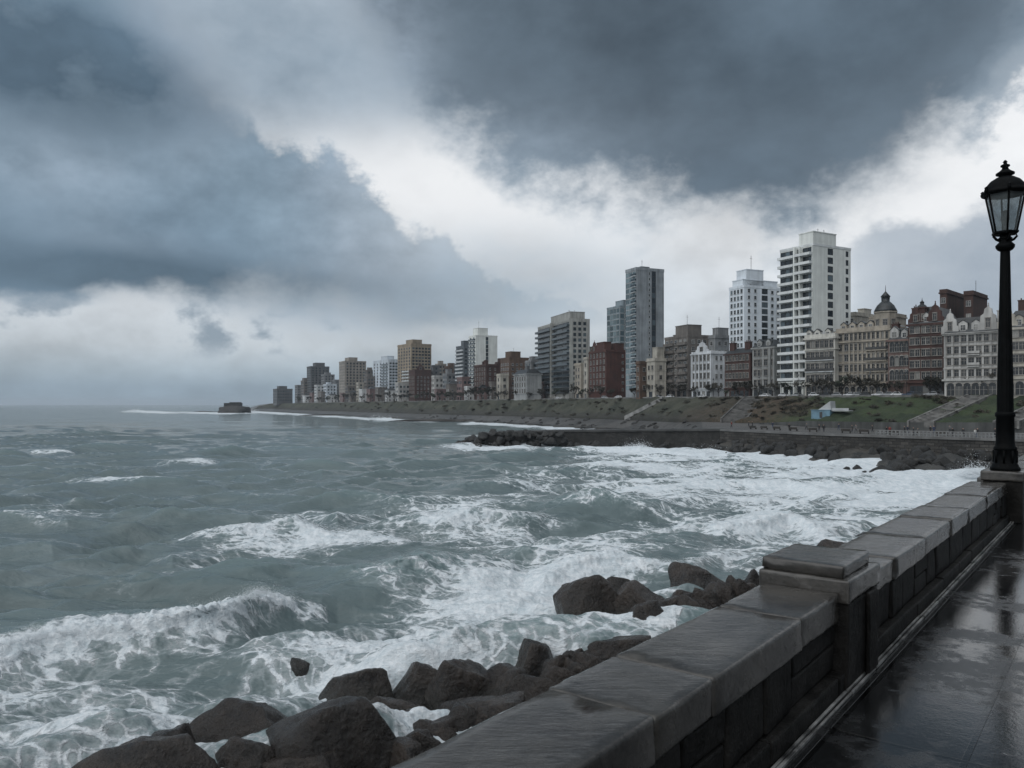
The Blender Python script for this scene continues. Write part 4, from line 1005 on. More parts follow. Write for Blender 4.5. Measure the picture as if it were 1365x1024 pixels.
        for k in range(n):
            a = 2*math.pi*(k+.5)/n
            if math.cos(a) < .3:
                me = window_mesh('stone', r*.36, min(1.7, (z1-z0)*.4)); obj('window', me, o, (x+math.cos(a)*r*math.cos(math.pi/n), y+math.sin(a)*r*math.cos(math.pi/n), z0+(z1-z0)*.36), a+math.pi/2)
    def done(s):
        s.wallmb.build('wall', s.mat, s.r)
        if s.over.v:
            o = s.over.build('window_row', s.over_mats, s.r); o['kind'] = 'stuff'
        return s
def C_(*c): return tuple(c)
def wallm(name, col, var=.22, rough=.8): return paint(name, col, rough, var, .18, .25, 3, .05, streak=True)
def brickm(name, c1, c2):
    if name in _M: return _M[name]
    m, nt, b = new_mat(name); p = position(nt); n = noise(nt, p, .25, 6, .65)*.5+noise(nt, mapping(nt, p, (1.2,1.2,.08)), .7, 4)*.5
    setin(nt, b, 'Base Color', mix(nt, n.smooth(.35,.65), c1, c2)); b.inputs['Roughness'].default_value = .85; bump(nt, b, noise(nt, p, 3, 5), .4, .05); _M[name] = m; return m

def simple(label, cat, xl, xc, xr, D, yt, mat, fh=3.1, nF=0, nS=0, kind='plain', w=1.2, h=1.6, box=None, zoff=4.0, ang=None, name='apartment_building', band=False, shop=True, mast=False, depth=None, roof=True):
    b = B(label, cat, xl, xc, xr, D, yt, mat, ang, name, depth=depth)
    if D > 480: w, h = w*1.35, h*1.12
    if D > 480 and kind == 'plain': kind = 'strip'
    nf = max(1, int((b.H-zoff-.6)/fh)); nF = nF or max(1, int(b.Lf/3.2)); nS = max(1, int(b.Ls/3.6)) if nS == 0 else nS
    fh = (b.H-zoff-.3)/nf
    if nF > 0: b.grid('F', nF, min(w, b.Lf/nF*.6), h, kind, zoff+.5, fh, nf, .6)
    if nS > 0: b.grid('S', nS, min(w, b.Ls/nS*.5), h, kind, zoff+.5, fh, nf, .8)
    if shop:
        b.grid('F', max(1, int(b.Lf/5)), min(2.6, b.Lf*.4), 2.5, 'shop', .8, 3, 1, .4)
        b.band(3.5, .3, .2)
    if band:
        for f in range(1, nf): b.band(zoff+f*fh-.15, .18, .12)
    b.band(b.H-.5, .45, .35)
    if roof: b.flat_roof()
    for q in (box or []): b.box(*q)
    if mast: b.mast(.5, .5, b.H+(box[0][4] if box else 0), 5)
    return b.done()

def build_city():
    W_ = wallm('pale_render', (.54,.55,.55)); WB = wallm('bluish_white_render', (.54,.59,.64)); GR = wallm('grey_render', (.20,.205,.21)); DG = wallm('dark_grey_concrete', (.11,.115,.12))
    BE = wallm('beige_render', (.27,.245,.215)); TAN = wallm('tan_render', (.30,.245,.18)); CR = wallm('cream_stucco', (.40,.375,.325)); CR2 = wallm('weathered_cream_stone', (.33,.295,.245)); BG = wallm('brown_grey_concrete', (.145,.13,.118))
    RB = brickm('red_brick', (.042,.017,.013), (.085,.034,.026)); RB2 = brickm('dark_red_brick', (.034,.017,.014), (.070,.033,.027)); BR = brickm('brown_brick', (.065,.041,.030), (.12,.075,.051)); PK = brickm('dusky_pink_render', (.11,.075,.072), (.19,.13,.125))
    WG = wallm('white_stone', (.42,.415,.40)); GC = wallm('glass_tower_concrete', (.27,.295,.315)); DB = wallm('dark_slab', (.10,.115,.13)); TW = wallm('white_tower_wall', (.70,.72,.69), .10); LS = paint('light_slab', (.46,.48,.49), .7, .15, .4)
    RED_D = brickm('deep_brown_brick', (.030,.017,.014), (.070,.036,.028))
    railg = paint('glass_rail', (.03,.045,.055), .15, .2, .3)
    # ---- headland
    simple('squat dark grey block standing alone at the far end of the town', 'building', 364, 369, 390, 1130, 519, DG, 3.4, box=[(.2,.7,.2,.8,4.5)])
    simple('thin dark low block beside the squat block at the far end', 'building', 393, 396, 404, 1075, 514, GR, 3.2)
    simple('stepped grey block just seaward of the dark tower at the headland', 'building', 401, 405, 415, 1050, 508, BG, 3.2, box=[(.1,.6,.2,.8,4)])
    b = simple('dark grey square tower with a roof box near the headland', 'tower', 409, 414, 439, 1035, 489, DG, 3.1, nS=5, box=[(.3,.8,.2,.9,5.5)])
    simple('small white block at the foot of the dark headland tower', 'building', 419, 422, 433, 985, 514, W_, 3.2)
    simple('small white block with a pitched look next to the first white block', 'building', 431, 435, 449, 965, 513, WB, 3.2, box=[(.2,.5,.2,.8,3)])
    simple('slim grey house behind the two small white blocks', 'building', 443, 446, 456, 985, 507, GR, 3.2)
    simple('beige tower with a small roof box above low houses', 'tower', 452, 460, 488, 905, 482, BE, 3.1, nF=3, nS=6, box=[(.25,.65,.2,.9,5)])
    simple('small dark house before the beige tower', 'building', 460, 464, 474, 860, 516, BG, 3.2)
    simple('pale low block by the foot of the beige tower', 'building', 475, 478, 489, 845, 511, CR, 3.2)
    simple('brown slim block between the beige tower and the blue white tower', 'building', 485, 489, 499, 830, 503, BG, 3.2, box=[(.2,.8,.2,.8,3)])
    rng = random.Random(66); cols = [(W_,'white'),(CR,'cream'),(BG,'brown grey'),(RB2,'red brick'),(GR,'grey'),(PK,'dusky pink'),(BE,'beige'),(WB,'bluish white')]
    spots = [(407,'at the headland'),(417,'at the headland'),(429,'at the headland'),(441,'below the dark headland tower'),(458,'below the beige tower'),(468,'below the beige tower'),(483,'below the beige tower'),(494,'below the blue white tower'),(505,'below the blue white tower'),(517,'below the blue white tower'),(583,'beside the red gabled house'),(600,'beside the white ornate narrow house'),(624,'under the stepped white tower'),(640,'under the white slab tower'),(656,'before the red brick mansion block'),(690,'before the orange brown tower block'),(710,'by the pale grey villa'),(856,'below the tallest slab tower'),(905,'before the brown grey block')]
    for i, (px, wh) in enumerate(spots):
        m_, cn = cols[(i*5+i//3) % 8]; w = rng.uniform(7, 11); D = float(stn(px,'td'))+rng.uniform(13, 17); hh = rng.uniform(8, 14)
        n0 = float(stn(px,'tz'))+hh
        b = B(f'little {cn} low house {wh}', 'house', px-w*.5, px-w*.1, px+w*.5, D, HY-(n0-EYE)*F/D, m_, name='small_house', depth=9)
        nf = max(1, int((b.H-1)/3.2)); b.grid('F', 2, 1.2, 1.7, 'plain', 1.6, 3.2, nf, .3); b.grid('S', 2, 1.2, 1.6, 'plain', 1.6, 3.2, nf, .6); b.band(b.H-.4, .4, .3)
        b.mansard(2.2, M_SLATE, 3.0) if i % 2 else b.flat_roof(.7); b.done()
    for lab, a_, c_, e_, D, yt, m_ in (('grey mid height block between the headland towers','428','432','446',1010,500,GR),('brown grey mid height block beside the beige tower','486','489','500',865,494,BG),('pale mid height block behind the blue white tower','508','514','531',860,487,W_),
        ('beige mid height block behind the white ornate narrow house','580','584','595',720,486,BE),('brown mid height block behind the grey white house','592','598','611',700,489,BR),('dark mid height block behind the dusky pink house','605','609','618',660,486,DG),('red brick mid height block behind the narrow cream house','660','664','676',560,484,RB2),
        ('grey mid height block behind the pale grey villa','700','708','724',500,482,GR),('white mid height block behind the brick mansion block','646','652','668',600,480,W_),('beige mid height block behind the red brick block flank','776','782','800',450,470,BE),('grey mid height block beside the tallest slab tower','884','890','902',390,462,GR),('pale mid height block behind the cream narrow house','866','872','890',385,466,CR)):
        simple(lab, 'building', float(a_), float(c_), float(e_), D, yt, m_, 3.1, shop=False, box=[(.2,.7,.2,.7,3.2)])
    # blue white tower
    b = B('blue white tower with balconies and roof box left of the tan tower'.replace(' left of',' next to'), 'tower', 497, 518, 531, 800, 480, WB, 30)
    nf = int((b.H-5)/3.05); b.grid('S', 3, 2.0, 1.7, 'strip', 5.5, 3.05, nf, .6); b.grid('F', 5, 2.2, 1.9, 'strip', 5.4, 3.05, nf, .6); b.balconies('F', 5.0, 3.05, nf, .05, .45, 1.2, LS, railg); b.flat_roof(); b.box(.2,.9,.2,.6,4.5); b.done()
    # tan tower
    b = B('tall tan tower with a roof block above red houses', 'tower', 530, 548, 575, 735, 459, TAN, 34)
    nf = int((b.H-5)/2.95); b.grid('S', 6, 2.1, 1.6, 'strip', 5.5, 2.95, nf, .8); b.grid('F', 5, 2.0, 1.6, 'strip', 5.5, 2.95, nf, .6); b.balconies('F', 5.0, 2.95, int(nf*.62), .02, .6, 1.3, LS, LS); b.band(b.H-.6, .6, .3); b.flat_roof(); b.box(.15,.6,.1,.6,4.6); b.done()
    # low row in front
    simple('white three storey house front below the tan tower', 'house', 527, 531, 547, 705, 511, WG, 3.3)
    b = B('dark red brick house with a gable in front of the tan tower', 'house', 545, 553, 575, 690, 494, RB2, name='brick_house')
    b.grid('F', 4, 1.2, 1.7, 'stone', 4.5, 3.3, max(1, int((b.H-5)/3.3)), .6); b.grid('S', 4, 1.1, 1.6, 'plain', 4.5, 3.3, max(1, int((b.H-5)/3.3)), 1.2); b.gable(b.Ls*.35, 7, 6, b.H, RB2, 'S', steps=False); b.flat_roof(); b.done()
    simple('dark grey block rising behind the red gabled house', 'building', 574, 577, 586, 700, 488, DG, 3.1)
    simple('white ornate narrow house between the red gable house and grey house', 'house', 575, 579, 592, 665, 502, WG, 3.4, kind='stone', name='terraced_house')
    simple('grey white house with a dark chimney beside the white ornate narrow house', 'house', 590, 596, 609, 640, 499, GR, 3.3, box=[(.2,.6,.3,.8,4)], name='terraced_house')
    # stepped tower group
    b = B('dark balconied lower wing of the white slab tower', 'tower', 608, 618, 634, 615, 462, DB, 27)
    nf = int((b.H-5)/2.9); b.grid('F', 4, 2.6, 1.7, 'strip', 5.3, 2.9, nf, .4); b.balconies('F', 4.9, 2.9, nf, .04, .96, 1.2, LS, LS); b.grid('S', 3, 1.8, 1.6, 'strip', 5.3, 2.9, nf, .4); b.flat_roof(); b.box(.1,.7,.1,.5,4.5); b.done()
    b = B('white slab tower with one dark vertical stripe and a raised lift core', 'tower', 625, 634, 663, 585, 448, TW, 27)
    nf = int((b.H-5)/2.9); b.grid('F', 2, 2.2, 1.7, 'strip', 5.3, 2.9, nf, .4); b.balconies('F', 4.9, 2.9, nf, .05, .95, 1.1, LS, railg); b.grid('S', 1, 1.8, 2.5, 'strip', 5.0, 2.9, nf, 0, .44, .60); b.flat_roof(); b.box(.16,.62,.2,.9,6.2); b.mast(.3,.5,b.H+6,6); b.done()
    # brick group
    simple('dusky pink low house under the stepped white tower', 'house', 609, 616, 634, 590, 504, PK, 3.3, name='terraced_house')
    b = B('red brick mansion block with white bay windows and chimneys', 'mansion block', 632, 648, 665, 545, 487, RB2, name='brick_house')
    nf = int((b.H-4.5)/3.3); b.grid('F', 5, 1.3, 1.9, 'stone', 4.9, 3.3, nf, .5); b.grid('S', 2, 1.1, 1.6, 'plain', 4.9, 3.3, nf, 1); b.band(4,.35,.3); b.band(b.H-.5,.5,.4); b.chimney(b.Ls*.3,b.Lf*.3,b.H,2,2.2,3.6,RB2); b.chimney(b.Ls*.6,b.Lf*.8,b.H,2,2.2,3.2,RB2); b.flat_roof(); b.done()
    b = B('orange brown brick tower block with two stepped shoulders', 'tower block', 667, 679, 705, 520, 478, BR, 26)
    nf = int((b.H-4.5)/3.1); b.grid('F', 4, 1.5, 1.6, 'plain', 4.9, 3.1, nf, .5); b.grid('S', 4, 1.3, 1.4, 'plain', 4.9, 3.1, nf, .9); b.band(4,.35,.3); b.flat_roof(); b.box(.12,.62,.1,.7,4.6,BR); b.mast(.4,.4,b.H+4.6,3); b.done()
    simple('narrow cream house before the orange brown tower block', 'house', 662, 667, 678, 510, 500, CR, 3.3, name='terraced_house', kind='stone')
    b = B('pale grey villa with a blank side wall beside the round balconied tower', 'villa', 685, 702, 722, 465, 498, wallm('pale_grey_villa', (.30,.31,.31)), name='villa')
    nf = 3; b.grid('F', 5, 1.2, 2.2, 'stone', 4.6, (b.H-5)/3, nf, .6); b.band(4,.35,.3); b.band(b.H-.6,.6,.5); b.mansard(2.6); b.chimney(b.Ls*.5,b.Lf*.5,b.H+1.5,1.6,2.6,3,DG); b.done()
    # dark rounded balcony tower
    b = B('dark glass balconied tower with a pale concrete side and roof block', 'tower', 717, 759, 786, 440, 427, GR, 17)
    nf = 13; fh = (b.H-4.5)/nf; pc = wallm('pale_concrete_side', (.33,.33,.31))
    b.grid('F', 5, b.Lf/5.4, fh*.68, 'strip', 4.6, fh, nf, .2); b.balconies('F', 4.3, fh, nf, .0, .46, 1.6, DB, railg); b.balconies('F', 4.3, fh, nf, .50, .995, 2.1, DB, railg)
    b.pier('F', .48, .8, 2.0, 0, b.H+1.0); b.grid('S', 3, 1.5, 1.7, 'strip', 5.0, fh, nf, 1.6, out=.22); b.wallmb.box(.0, b.Ls, -.22, -.001, 3.8, b.H); b.flat_roof(1.1, pc); b.box(.1,.85,.05,.62,5.0,pc); b.mast(.5,.3,b.H+5,3); b.mast(.6,.2,b.H+5,2); b.mat = pc; b.done()
    simple('beige narrow classical house at the foot of the dark balconied tower', 'house', 766, 774, 790, 425, 486, CR2, 3.5, kind='stone', name='terraced_house')
    simple('pale stucco house with a curved top between the beige house and the red brick block', 'house', 778, 783, 793, 418, 478, CR, 3.5, kind='stone', name='terraced_house')
    # red brick block
    b = B('deep red brick block with blank flank and two square stacks', 'mansion block', 785, 808, 834, 395, 468, RB, 20, name='brick_house')
    nf = int((b.H-4)/3.4); b.grid('F', 5, 1.3, 1.9, 'stone', 4.6, 3.4, nf, .5); b.grid('S', 1, .9, 1.2, 'plain', 4.6, 3.4, nf, 0, .75, .95); b.band(3.9,.35,.3); b.band(b.H-.4,.4,.35); b.flat_roof(.8, RB); b.box(.0,.35,.1,.55,4.6,RB); b.box(.55,1,.1,.5,4.0,RB,name='stack'); b.gable(b.Lf*.72, 6, 5.5, b.H, RB); b.done()
    # twin glass towers
    b = B('bluish glass tower half hidden behind the tall grey slab', 'tower', 809, 826, 850, 430, 409, wallm('blue_glass_frame', (.24,.29,.32)), 24)
    nf = 15; fh = (b.H-4)/nf; b.grid('F', 4, b.Lf/4.6, fh*.74, 'curtain', 4.2, fh, nf, .2); b.grid('S', 4, b.Ls/4.6, fh*.74, 'curtain', 4.2, fh, nf, .2); b.flat_roof(.8); b.box(.2,.9,.0,.6,3.6); b.done()
    b = B('tallest grey slab tower with a narrow glass front and one dark slot', 'tower', 834, 848, 885, 368, 360, GC, 24)
    nf = 22; fh = (b.H-4.5)/nf; b.grid('F', 3, b.Lf/3.4, fh*.76, 'curtain', 4.6, fh, nf, .2); b.balconies('F', 4.4, fh, nf, .0, .4, .7, LS, railg)
    b.grid('S', 1, 2.0, fh*.97, 'strip', 4.5, fh, nf, 0, .555, .70); b.grid('S', 1, .6, 1.2, 'tower', 5.2, fh, nf, 0, .42, .52); b.flat_roof(1.4); b.box(.25,.55,.2,.8,2.0); b.mast(.4,.5,b.H+1,5); b.box(.02,.98,-.01,.02,.0001,GC,lip=False,name='crown_band') if False else None; b.done()
    # low houses in front
    simple('narrow dark brown house below the tallest slab tower', 'house', 848, 853, 864, 352, 484, BR, 3.4, kind='stone', name='terraced_house')
    simple('narrow cream house with cornice below the tallest slab tower', 'house', 862, 873, 888, 345, 480, CR, 3.5, kind='stone', name='terraced_house', band=True, box=[(.3,.9,.1,.7,5.5)])
    # brown grey residential block
    b = B('brown grey apartment block with stepped balconies and a square roof tank', 'apartment block', 886, 917, 946, 335, 449, BG, 22)
    nf = 7; fh = (b.H-4.5)/nf; b.grid('F', 5, 1.8, 1.7, 'plain', 5.0, fh, nf, .4); b.balconies('F', 4.5, fh, nf, .02, .42, 1.2, BG, BG); b.balconies('F', 4.5, fh, nf, .56, .98, 1.2, BG, BG); b.grid('S', 3, 1.4, 1.5, 'plain', 5.0, fh, nf, 1.2); b.band(4.0,.4,.4)
    b.grid('F', 4, 2.4, 2.7, 'shop', .9, 3, 1, .4); b.flat_roof(1.0); b.box(.0,.62,.0,.52,5.0,BG); b.box(.3,.8,.55,.9,1.8,BG,name='stair_head'); b.mast(.3,.3,b.H+5,5); b.done()
    # white classic with curved gable
    b = B('white classical house with tall pilasters and a round topped gable', 'town house', 922, 948, 968, 312, 470, wallm('white_classical', (.54,.56,.58)), 26, name='town_house')
    nf = 4; fh = (b.H-4.2)/nf; b.grid('F', 5, 1.2, 2.0, 'stone', 4.8, fh, nf, .5); b.grid('S', 2, 1.0, 1.6, 'plain', 4.8, fh, nf, 1.5)
    for k in range(6): b.pier('F', (k*.196+.01), .5, .35, 4.2, b.H)
    b.band(3.9,.4,.4); b.band(b.H-.5,.5,.5); b.grid('F', 4, 1.5, 2.2, 'shop', .9, 3, 1, .5); b.gable(b.Lf*.5, b.Lf*.62, 4.6, b.H, b.mat); b.flat_roof(.8); b.done()
    simple('plain grey block with a water tank behind the round gabled white house', 'building', 944, 953, 973, 335, 449, wallm('plain_grey', (.24,.25,.255)), 3.2, box=[(.25,.95,.1,.9,3.8)], mast=True)
    # blue white tower
    b = B('bluish white tower with small square windows and an octagonal corner', 'tower', 972, 992, 1041, 306, 383, wallm('bright_blue_white', (.66,.71,.76), .10), 24)
    nf = 15; fh = (b.H-4)/nf; b.grid('F', 4, 1.1, 1.45, 'tower', 4.6, fh, nf, .5); b.grid('S', 2, 1.0, 1.3, 'tower', 4.8, fh, nf, 0, .04, .38); b.grid('S', 1, 2.6, 1.9, 'strip', 4.5, fh, nf, 0, .44, .66); b.grid('S', 2, 1.1, 1.2, 'tower', 4.8, fh, nf, 0, .68, .99)
    b.flat_roof(1.0); b.box(.03,.97,.15,.85,3.2); b.box(.12,.58,.15,.8,7.2); b.mast(.35,.4,b.H+7.4,6,.09); b.done()
    b = B('low brown brick terrace under the bluish white tower', 'terrace', 966, 1000, 1012, 292, 470, RB2, 30, name='terraced_house')
    nf = 4; fh = (b.H-4)/nf; b.grid('F', 7, 1.0, 1.8, 'stone', 4.6, fh, nf, .4); b.band(3.9,.35,.35); b.band(b.H-.5,.5,.5); b.grid('F', 5, 1.6, 2.2, 'shop', .9, 3, 1, .5); b.grid('S', 1, 1, 1.6, 'plain', 4.6, fh, nf, 1); b.mansard(2.0); b.chimney(b.Ls*.4,b.Lf*.2,b.H+1,1.4,2.4,3,RB2); b.chimney(b.Ls*.4,b.Lf*.8,b.H+1,1.4,2.4,3,RB2); b.done()
    b = B('grey ornate house with bay front beside the white balconied tower', 'town house', 1003, 1032, 1046, 282, 462, wallm('grey_stucco', (.26,.265,.26)), 34, name='town_house')
    nf = 4; fh = (b.H-4.2)/nf; b.grid('F', 5, 1.2, 2.1, 'stone', 4.8, fh, nf, .5); b.pier('F', .3, 3.4, .9, 4, b.H-.6); b.grid('F', 1, 1.6, 2.1, 'stone', 4.8, fh, nf, 0, .2, .4, out=.9) ; b.band(3.9,.4,.45); b.band(b.H-.5,.5,.5); b.grid('F', 4, 1.6, 2.4, 'shop', .9, 3, 1, .5); b.grid('S', 2, 1, 1.7, 'plain', 4.8, fh, nf, .8); b.mansard(2.8); b.dormer(b.Lf*.3, 2, 1.9, b.H+.2, b.mat); b.dormer(b.Lf*.7, 2, 1.9, b.H+.2, b.mat); b.done()
    # white balconied tower
    b = B('tall white tower with dark balcony bands on its sea front', 'tower', 1040, 1084, 1134, 266, 327, TW, 29)
    nf = 15; fh = (b.H-6.5)/nf; LB = paint('white_slab', (.62,.64,.64), .6, .08, .4)
    for (u0, u1, n) in ((.02,.30,2),(.335,.50,1),(.535,.985,3)):
        b.grid('F', n, (u1-u0)*b.Lf/n-.3, fh*.72, 'strip', 6.8, fh, nf, 0, u0, u1)
    b.balconies('F', 6.5, fh, nf, .0, .45, 1.9, LB, LB, .62, 0); b.balconies('F', 6.5, fh, nf, .52, 1.0, 1.5, LB, LB, .62, 0); b.pier('F', .485, .55, 1.6, 0, b.H+.4); b.pier('F', .318, .35, 1.7, 6, b.H); b.pier('F', .008, .3, .5, 0, b.H)
    b.grid('S', 1, 2.3, fh*.66, 'strip', 7.0, fh, nf, 0, .33, .56); b.grid('S', 1, 1.0, fh*.58, 'strip', 7.1, fh, nf, 0, .82, .97)
    b.grid('F', 4, b.Lf/5.4, 3.4, 'strip', .9, 3, 1, .5); b.flat_roof(.8, LB); b.box(.0,.6,.0,.42,4.6); b.mast(.3,.2,b.H+4.8,2); b.mast(.55,.3,b.H+4.8,2.4)
    for k in range(5): b.pier('F', .1+.2*k, .6, .4, 0, 5.6)
    b.band(5.5,.5,.9); b.done()
    # cream terrace
    b = B('pale cream terrace with balustrade and awnings next to the white balconied tower', 'terrace', 1073, 1113, 1120, 254, 449, wallm('pale_cream_stucco', (.48,.47,.43)), 40, name='town_house', depth=14)
    nf = 4; fh = (b.H-5)/nf; b.grid('F', 6, 1.2, fh*.6, 'stone', 5.5, fh, nf, .4); b.band(4.6,.5,.5); b.band(5+fh*3-.25,.35,.4); b.band(b.H-.5,.6,.6); b.grid('F', 5, 1.7, 2.6, 'arch', .8, 3, 1, .5)
    for f in (1, 2): b.balconies('F', 5.2+f*fh-.1, fh, 1, .03, .97, .8, LS, MF_D, .9, .2, .06)
    b.flat_roof(1.2)
    b.mansard(2.2, wallm('pale_lead', (.30,.31,.31))); b.dormer(b.Lf*.25, 1.8, 1.8, b.H+.3, b.mat); b.dormer(b.Lf*.6, 1.8, 1.8, b.H+.3, b.mat); b.dormer(b.Lf*.88, 1.8, 1.8, b.H+.3, b.mat); b.done()
    simple('plain pale block rising behind the cream terrace and the domed corner', 'building', 1118, 1140, 1166, 285, 419, CR, 3.2, nF=4, nS=-1, shop=False, box=[(.55,.9,.1,.5,2.5)], ang=38)
    simple('pale stone block behind the domed corner turret', 'building', 1178, 1190, 1208, 275, 420, CR2, 3.4, nF=3, nS=-1, shop=False, ang=42)
    b = B('grand cream corner building with a domed turret and rows of arched bays', 'grand building', 1115, 1186, 1200, 243, 438, CR2, 40, name='grand_building', depth=16)
    nf = 5; fh = (b.H-5)/nf; b.grid('F', 9, 1.25, fh*.6, 'stone', 5.5, fh, nf, .6, 0.0, .74)
    b.grid('F', 2, 1.3, fh*.6, 'stone', 5.5, fh, nf, 0, .74, .99); b.grid('F', 8, 1.5, 2.4, 'arch', .8, 3, 1, .5); b.band(4.6,.5,.55); b.band(5+fh*2-.3,.35,.4); b.band(5+fh*4-.3,.5,.6); b.band(b.H-.5,.6,.7)
    for k in range(10): b.pier('F', .002+k*.0822, .5, .3, 5.1, b.H-.5)
    for f in (1, 2, 3): b.balconies('F', 5.2+f*fh, fh, 1, .04, .42, .8, CR2, MF_D, .9, .2, .06)
    b.turret(3.2, b.Lf*.16, b.H-1, b.H+5.2, 3.3, CR2, 4.4, 8, M_SLATE); b.flat_roof(1.1); b.mansard(2.0, wallm('grey_lead', (.2,.2,.2)))
    for k in range(4): b.dormer(b.Lf*(.36+.17*k), 1.9, 2.0, b.H+.2, CR2)
    b.chimney(b.Ls*.6, b.Lf*.55, b.H+1.5, 1.5, 2.5, 3.2, CR2); b.done()
    # pink brown house, red grand house
    b = B('dusky brown house with slate mansard between the domed corner and the tall red brick hotel', 'town house', 1184, 1214, 1219, 233, 452, brickm('dusky_brown_brick', (.10,.065,.058), (.17,.115,.10)), 43, name='town_house', depth=13)
    nf = 3; fh = (b.H-5)/nf; b.grid('F', 4, 1.25, fh*.56, 'arch', 5.6, fh, nf, .5); b.band(4.5,.5,.5); b.band(b.H-.5,.6,.6); b.grid('F', 3, 1.8, 2.7, 'shop', .8, 3, 1, .5); b.mansard(3.6, None, 2.6); b.dormer(b.Lf*.3, 1.8, 2.1, b.H+.3, WG); b.dormer(b.Lf*.75, 2.4, 2.6, b.H+.3, WG, peak=1.2); b.chimney(b.Ls*.4,b.Lf*.96,b.H+1,1.5,2,4,RB2)
    b.wallmb.box(-.06,-.002,.2,b.Lf-.2,.2,4.4); b.done()
    b = B('tall red brick hotel with white stone dressings, corner turret and steep slate roof', 'hotel', 1211, 1258, 1264, 226, 430, RB2, 45, name='hotel_building', depth=18)
    nf = 5; fh = (b.H-5)/nf
    for u0, u1, n in ((.03,.34,2),(.38,.62,2),(.66,.97,2)): b.grid('F', n, 1.1, fh*.56, 'stone', 5.7, fh, nf, 0, u0, u1)
    b.grid('F', 5, 1.7, 2.8, 'shop', .8, 3, 1, .5); b.band(4.5,.5,.55); b.band(5+fh*4-.3,.35,.4); b.band(b.H-.5,.6,.6); b.grid('S', 2, 1, 1.8, 'plain', 5.7, fh, nf, 3)
    b.mansard(5.2, None, 3.0); b.gable(b.Lf*.25, 4.6, 5.6, b.H, RB2); b.gable(b.Lf*.80, 4.2, 5.0, b.H, RB2); b.dormer(b.Lf*.5, 2.0, 2.2, b.H+.3, WG)
    b.turret(1.6, b.Lf*.66, b.H-1, b.H+4.6, 1.5, RB2, 1.6, 8); b.chimney(b.Ls*.35, b.Lf*.99, b.H, 1.6, 2.0, 5.2, RB2, 2); b.done()
    simple('dark brick stair tower blocks rising behind the white mansard hotel', 'building', 1254, 1262, 1288, 250, 389, RED_D, 3.6, nF=1, nS=-1, shop=False, ang=45)
    simple('second dark brick block with chimney behind the white mansard hotel', 'building', 1285, 1297, 1316, 247, 391, RED_D, 3.6, nF=1, nS=-1, shop=False, ang=45, mast=True)
    # white grand hotel
    b = B('white seafront hotel with scrolled gables and dark slate mansard roof', 'hotel', 1259, 1332, 1338, 211, 441, WG, 47, name='hotel_building', depth=16)
    nf = 4; fh = (b.H-5.2)/nf; b.grid('F', 7, 1.35, fh*.58, 'stone', 5.9, fh, nf, .5); b.band(4.7,.5,.6); b.band(5.2+fh-.3,.25,.3); b.band(5.2+fh*2-.3,.25,.3); b.band(b.H-.6,.4,.55); b.band(b.H-.2,.25,.8)
    b.grid('F', 6, 1.9, 2.6, 'arch', .6, 3, 1, .6); b.mansard(4.4, None, 2.8); b.gable(b.Lf*.90, 4.4, 6.0, b.H, WG); b.gable(b.Lf*.20, 5.0, 7.0, b.H, WG); b.dormer(b.Lf*.42, 2.2, 2.4, b.H+.25, WG); b.dormer(b.Lf*.66, 2.2, 2.4, b.H+.25, WG)
    for f in (1, 2): b.balconies('F', 5.4+f*fh, fh, 1, .34, .56, .9, WG, WG, .9, .25, .08)
    for k in range(8): b.pier('F', .005+k*.141, .45, .22, 5.2, b.H-.6)
    b.chimney(b.Ls*.5, b.Lf*.05, b.H+2, 1.5, 2.6, 4, WG); b.done()
    b = B('pale seafront building with slate roof half hidden behind the iron lamp post', 'hotel', 1336, 1440, 1446, 197, 432, CR, 49, name='hotel_building', depth=16)
    nf = 4; fh = (b.H-5.2)/nf; b.grid('F', 10, 1.4, fh*.58, 'stone', 5.9, fh, nf, .6); b.band(4.7,.5,.6); b.band(5.2+fh*2-.3,.3,.35); b.band(b.H-.6,.6,.7); b.grid('F', 7, 1.9, 2.6, 'arch', .6, 3, 1, .6); b.mansard(4.6, None, 2.8); b.gable(b.Lf*.93, 4.6, 5.5, b.H, CR)
    for k in range(3): b.dormer(b.Lf*(.78-.14*k), 2.1, 2.3, b.H+.25, CR)
    b.chimney(b.Ls*.45, b.Lf*.74, b.H+3, 2.2, 3.4, 4.5, RED_D); b.done()
# ------------------------------------------------------------------ trees, shrubs, cars, people, stairs, kiosk, rails
M_BARK = paint('bark', (.030,.024,.020), .85, .3, 2)
def leafm(name, a, b_):
    m, nt, b = new_mat(name); g = nt.nodes.new('ShaderNodeNewGeometry'); oi = nt.nodes.new('ShaderNodeObjectInfo')
    r = (N(nt, g.outputs['Random Per Island'])*.6+N(nt, oi.outputs['Random'])*.4)
    setin(nt, b, 'Base Color', mix(nt, r, a, b_)); b.inputs['Roughness'].default_value = .7; return m
M_LEAF = leafm('winter_leaf', (.014,.014,.010), (.042,.036,.024)); M_LEAFG = leafm('evergreen_leaf', (.012,.018,.010), (.030,.042,.022))
M_SHRUB = leafm('bank_shrub_leaf', (.018,.020,.012), (.062,.050,.034))
def leaf_cloud(rng, centres, n, size, mb):
    for k in range(n):
        c, r = rng.choice(centres); d = Vector((rng.gauss(0,1), rng.gauss(0,1), rng.gauss(0,1))); d = d.normalized()*(rng.random()**.45)*r
        p = c+Vector((d.x, d.y, d.z*.75)); u = Vector((rng.gauss(0,1), rng.gauss(0,1), rng.gauss(0,1))).normalized(); v = u.orthogonal().normalized()
        s = size*rng.uniform(.6,1.4); w = s*rng.uniform(.35,.7)
        mb.add([p-u*s, p+v*w, p+u*s, p-v*w], [(0,1,2,3)])
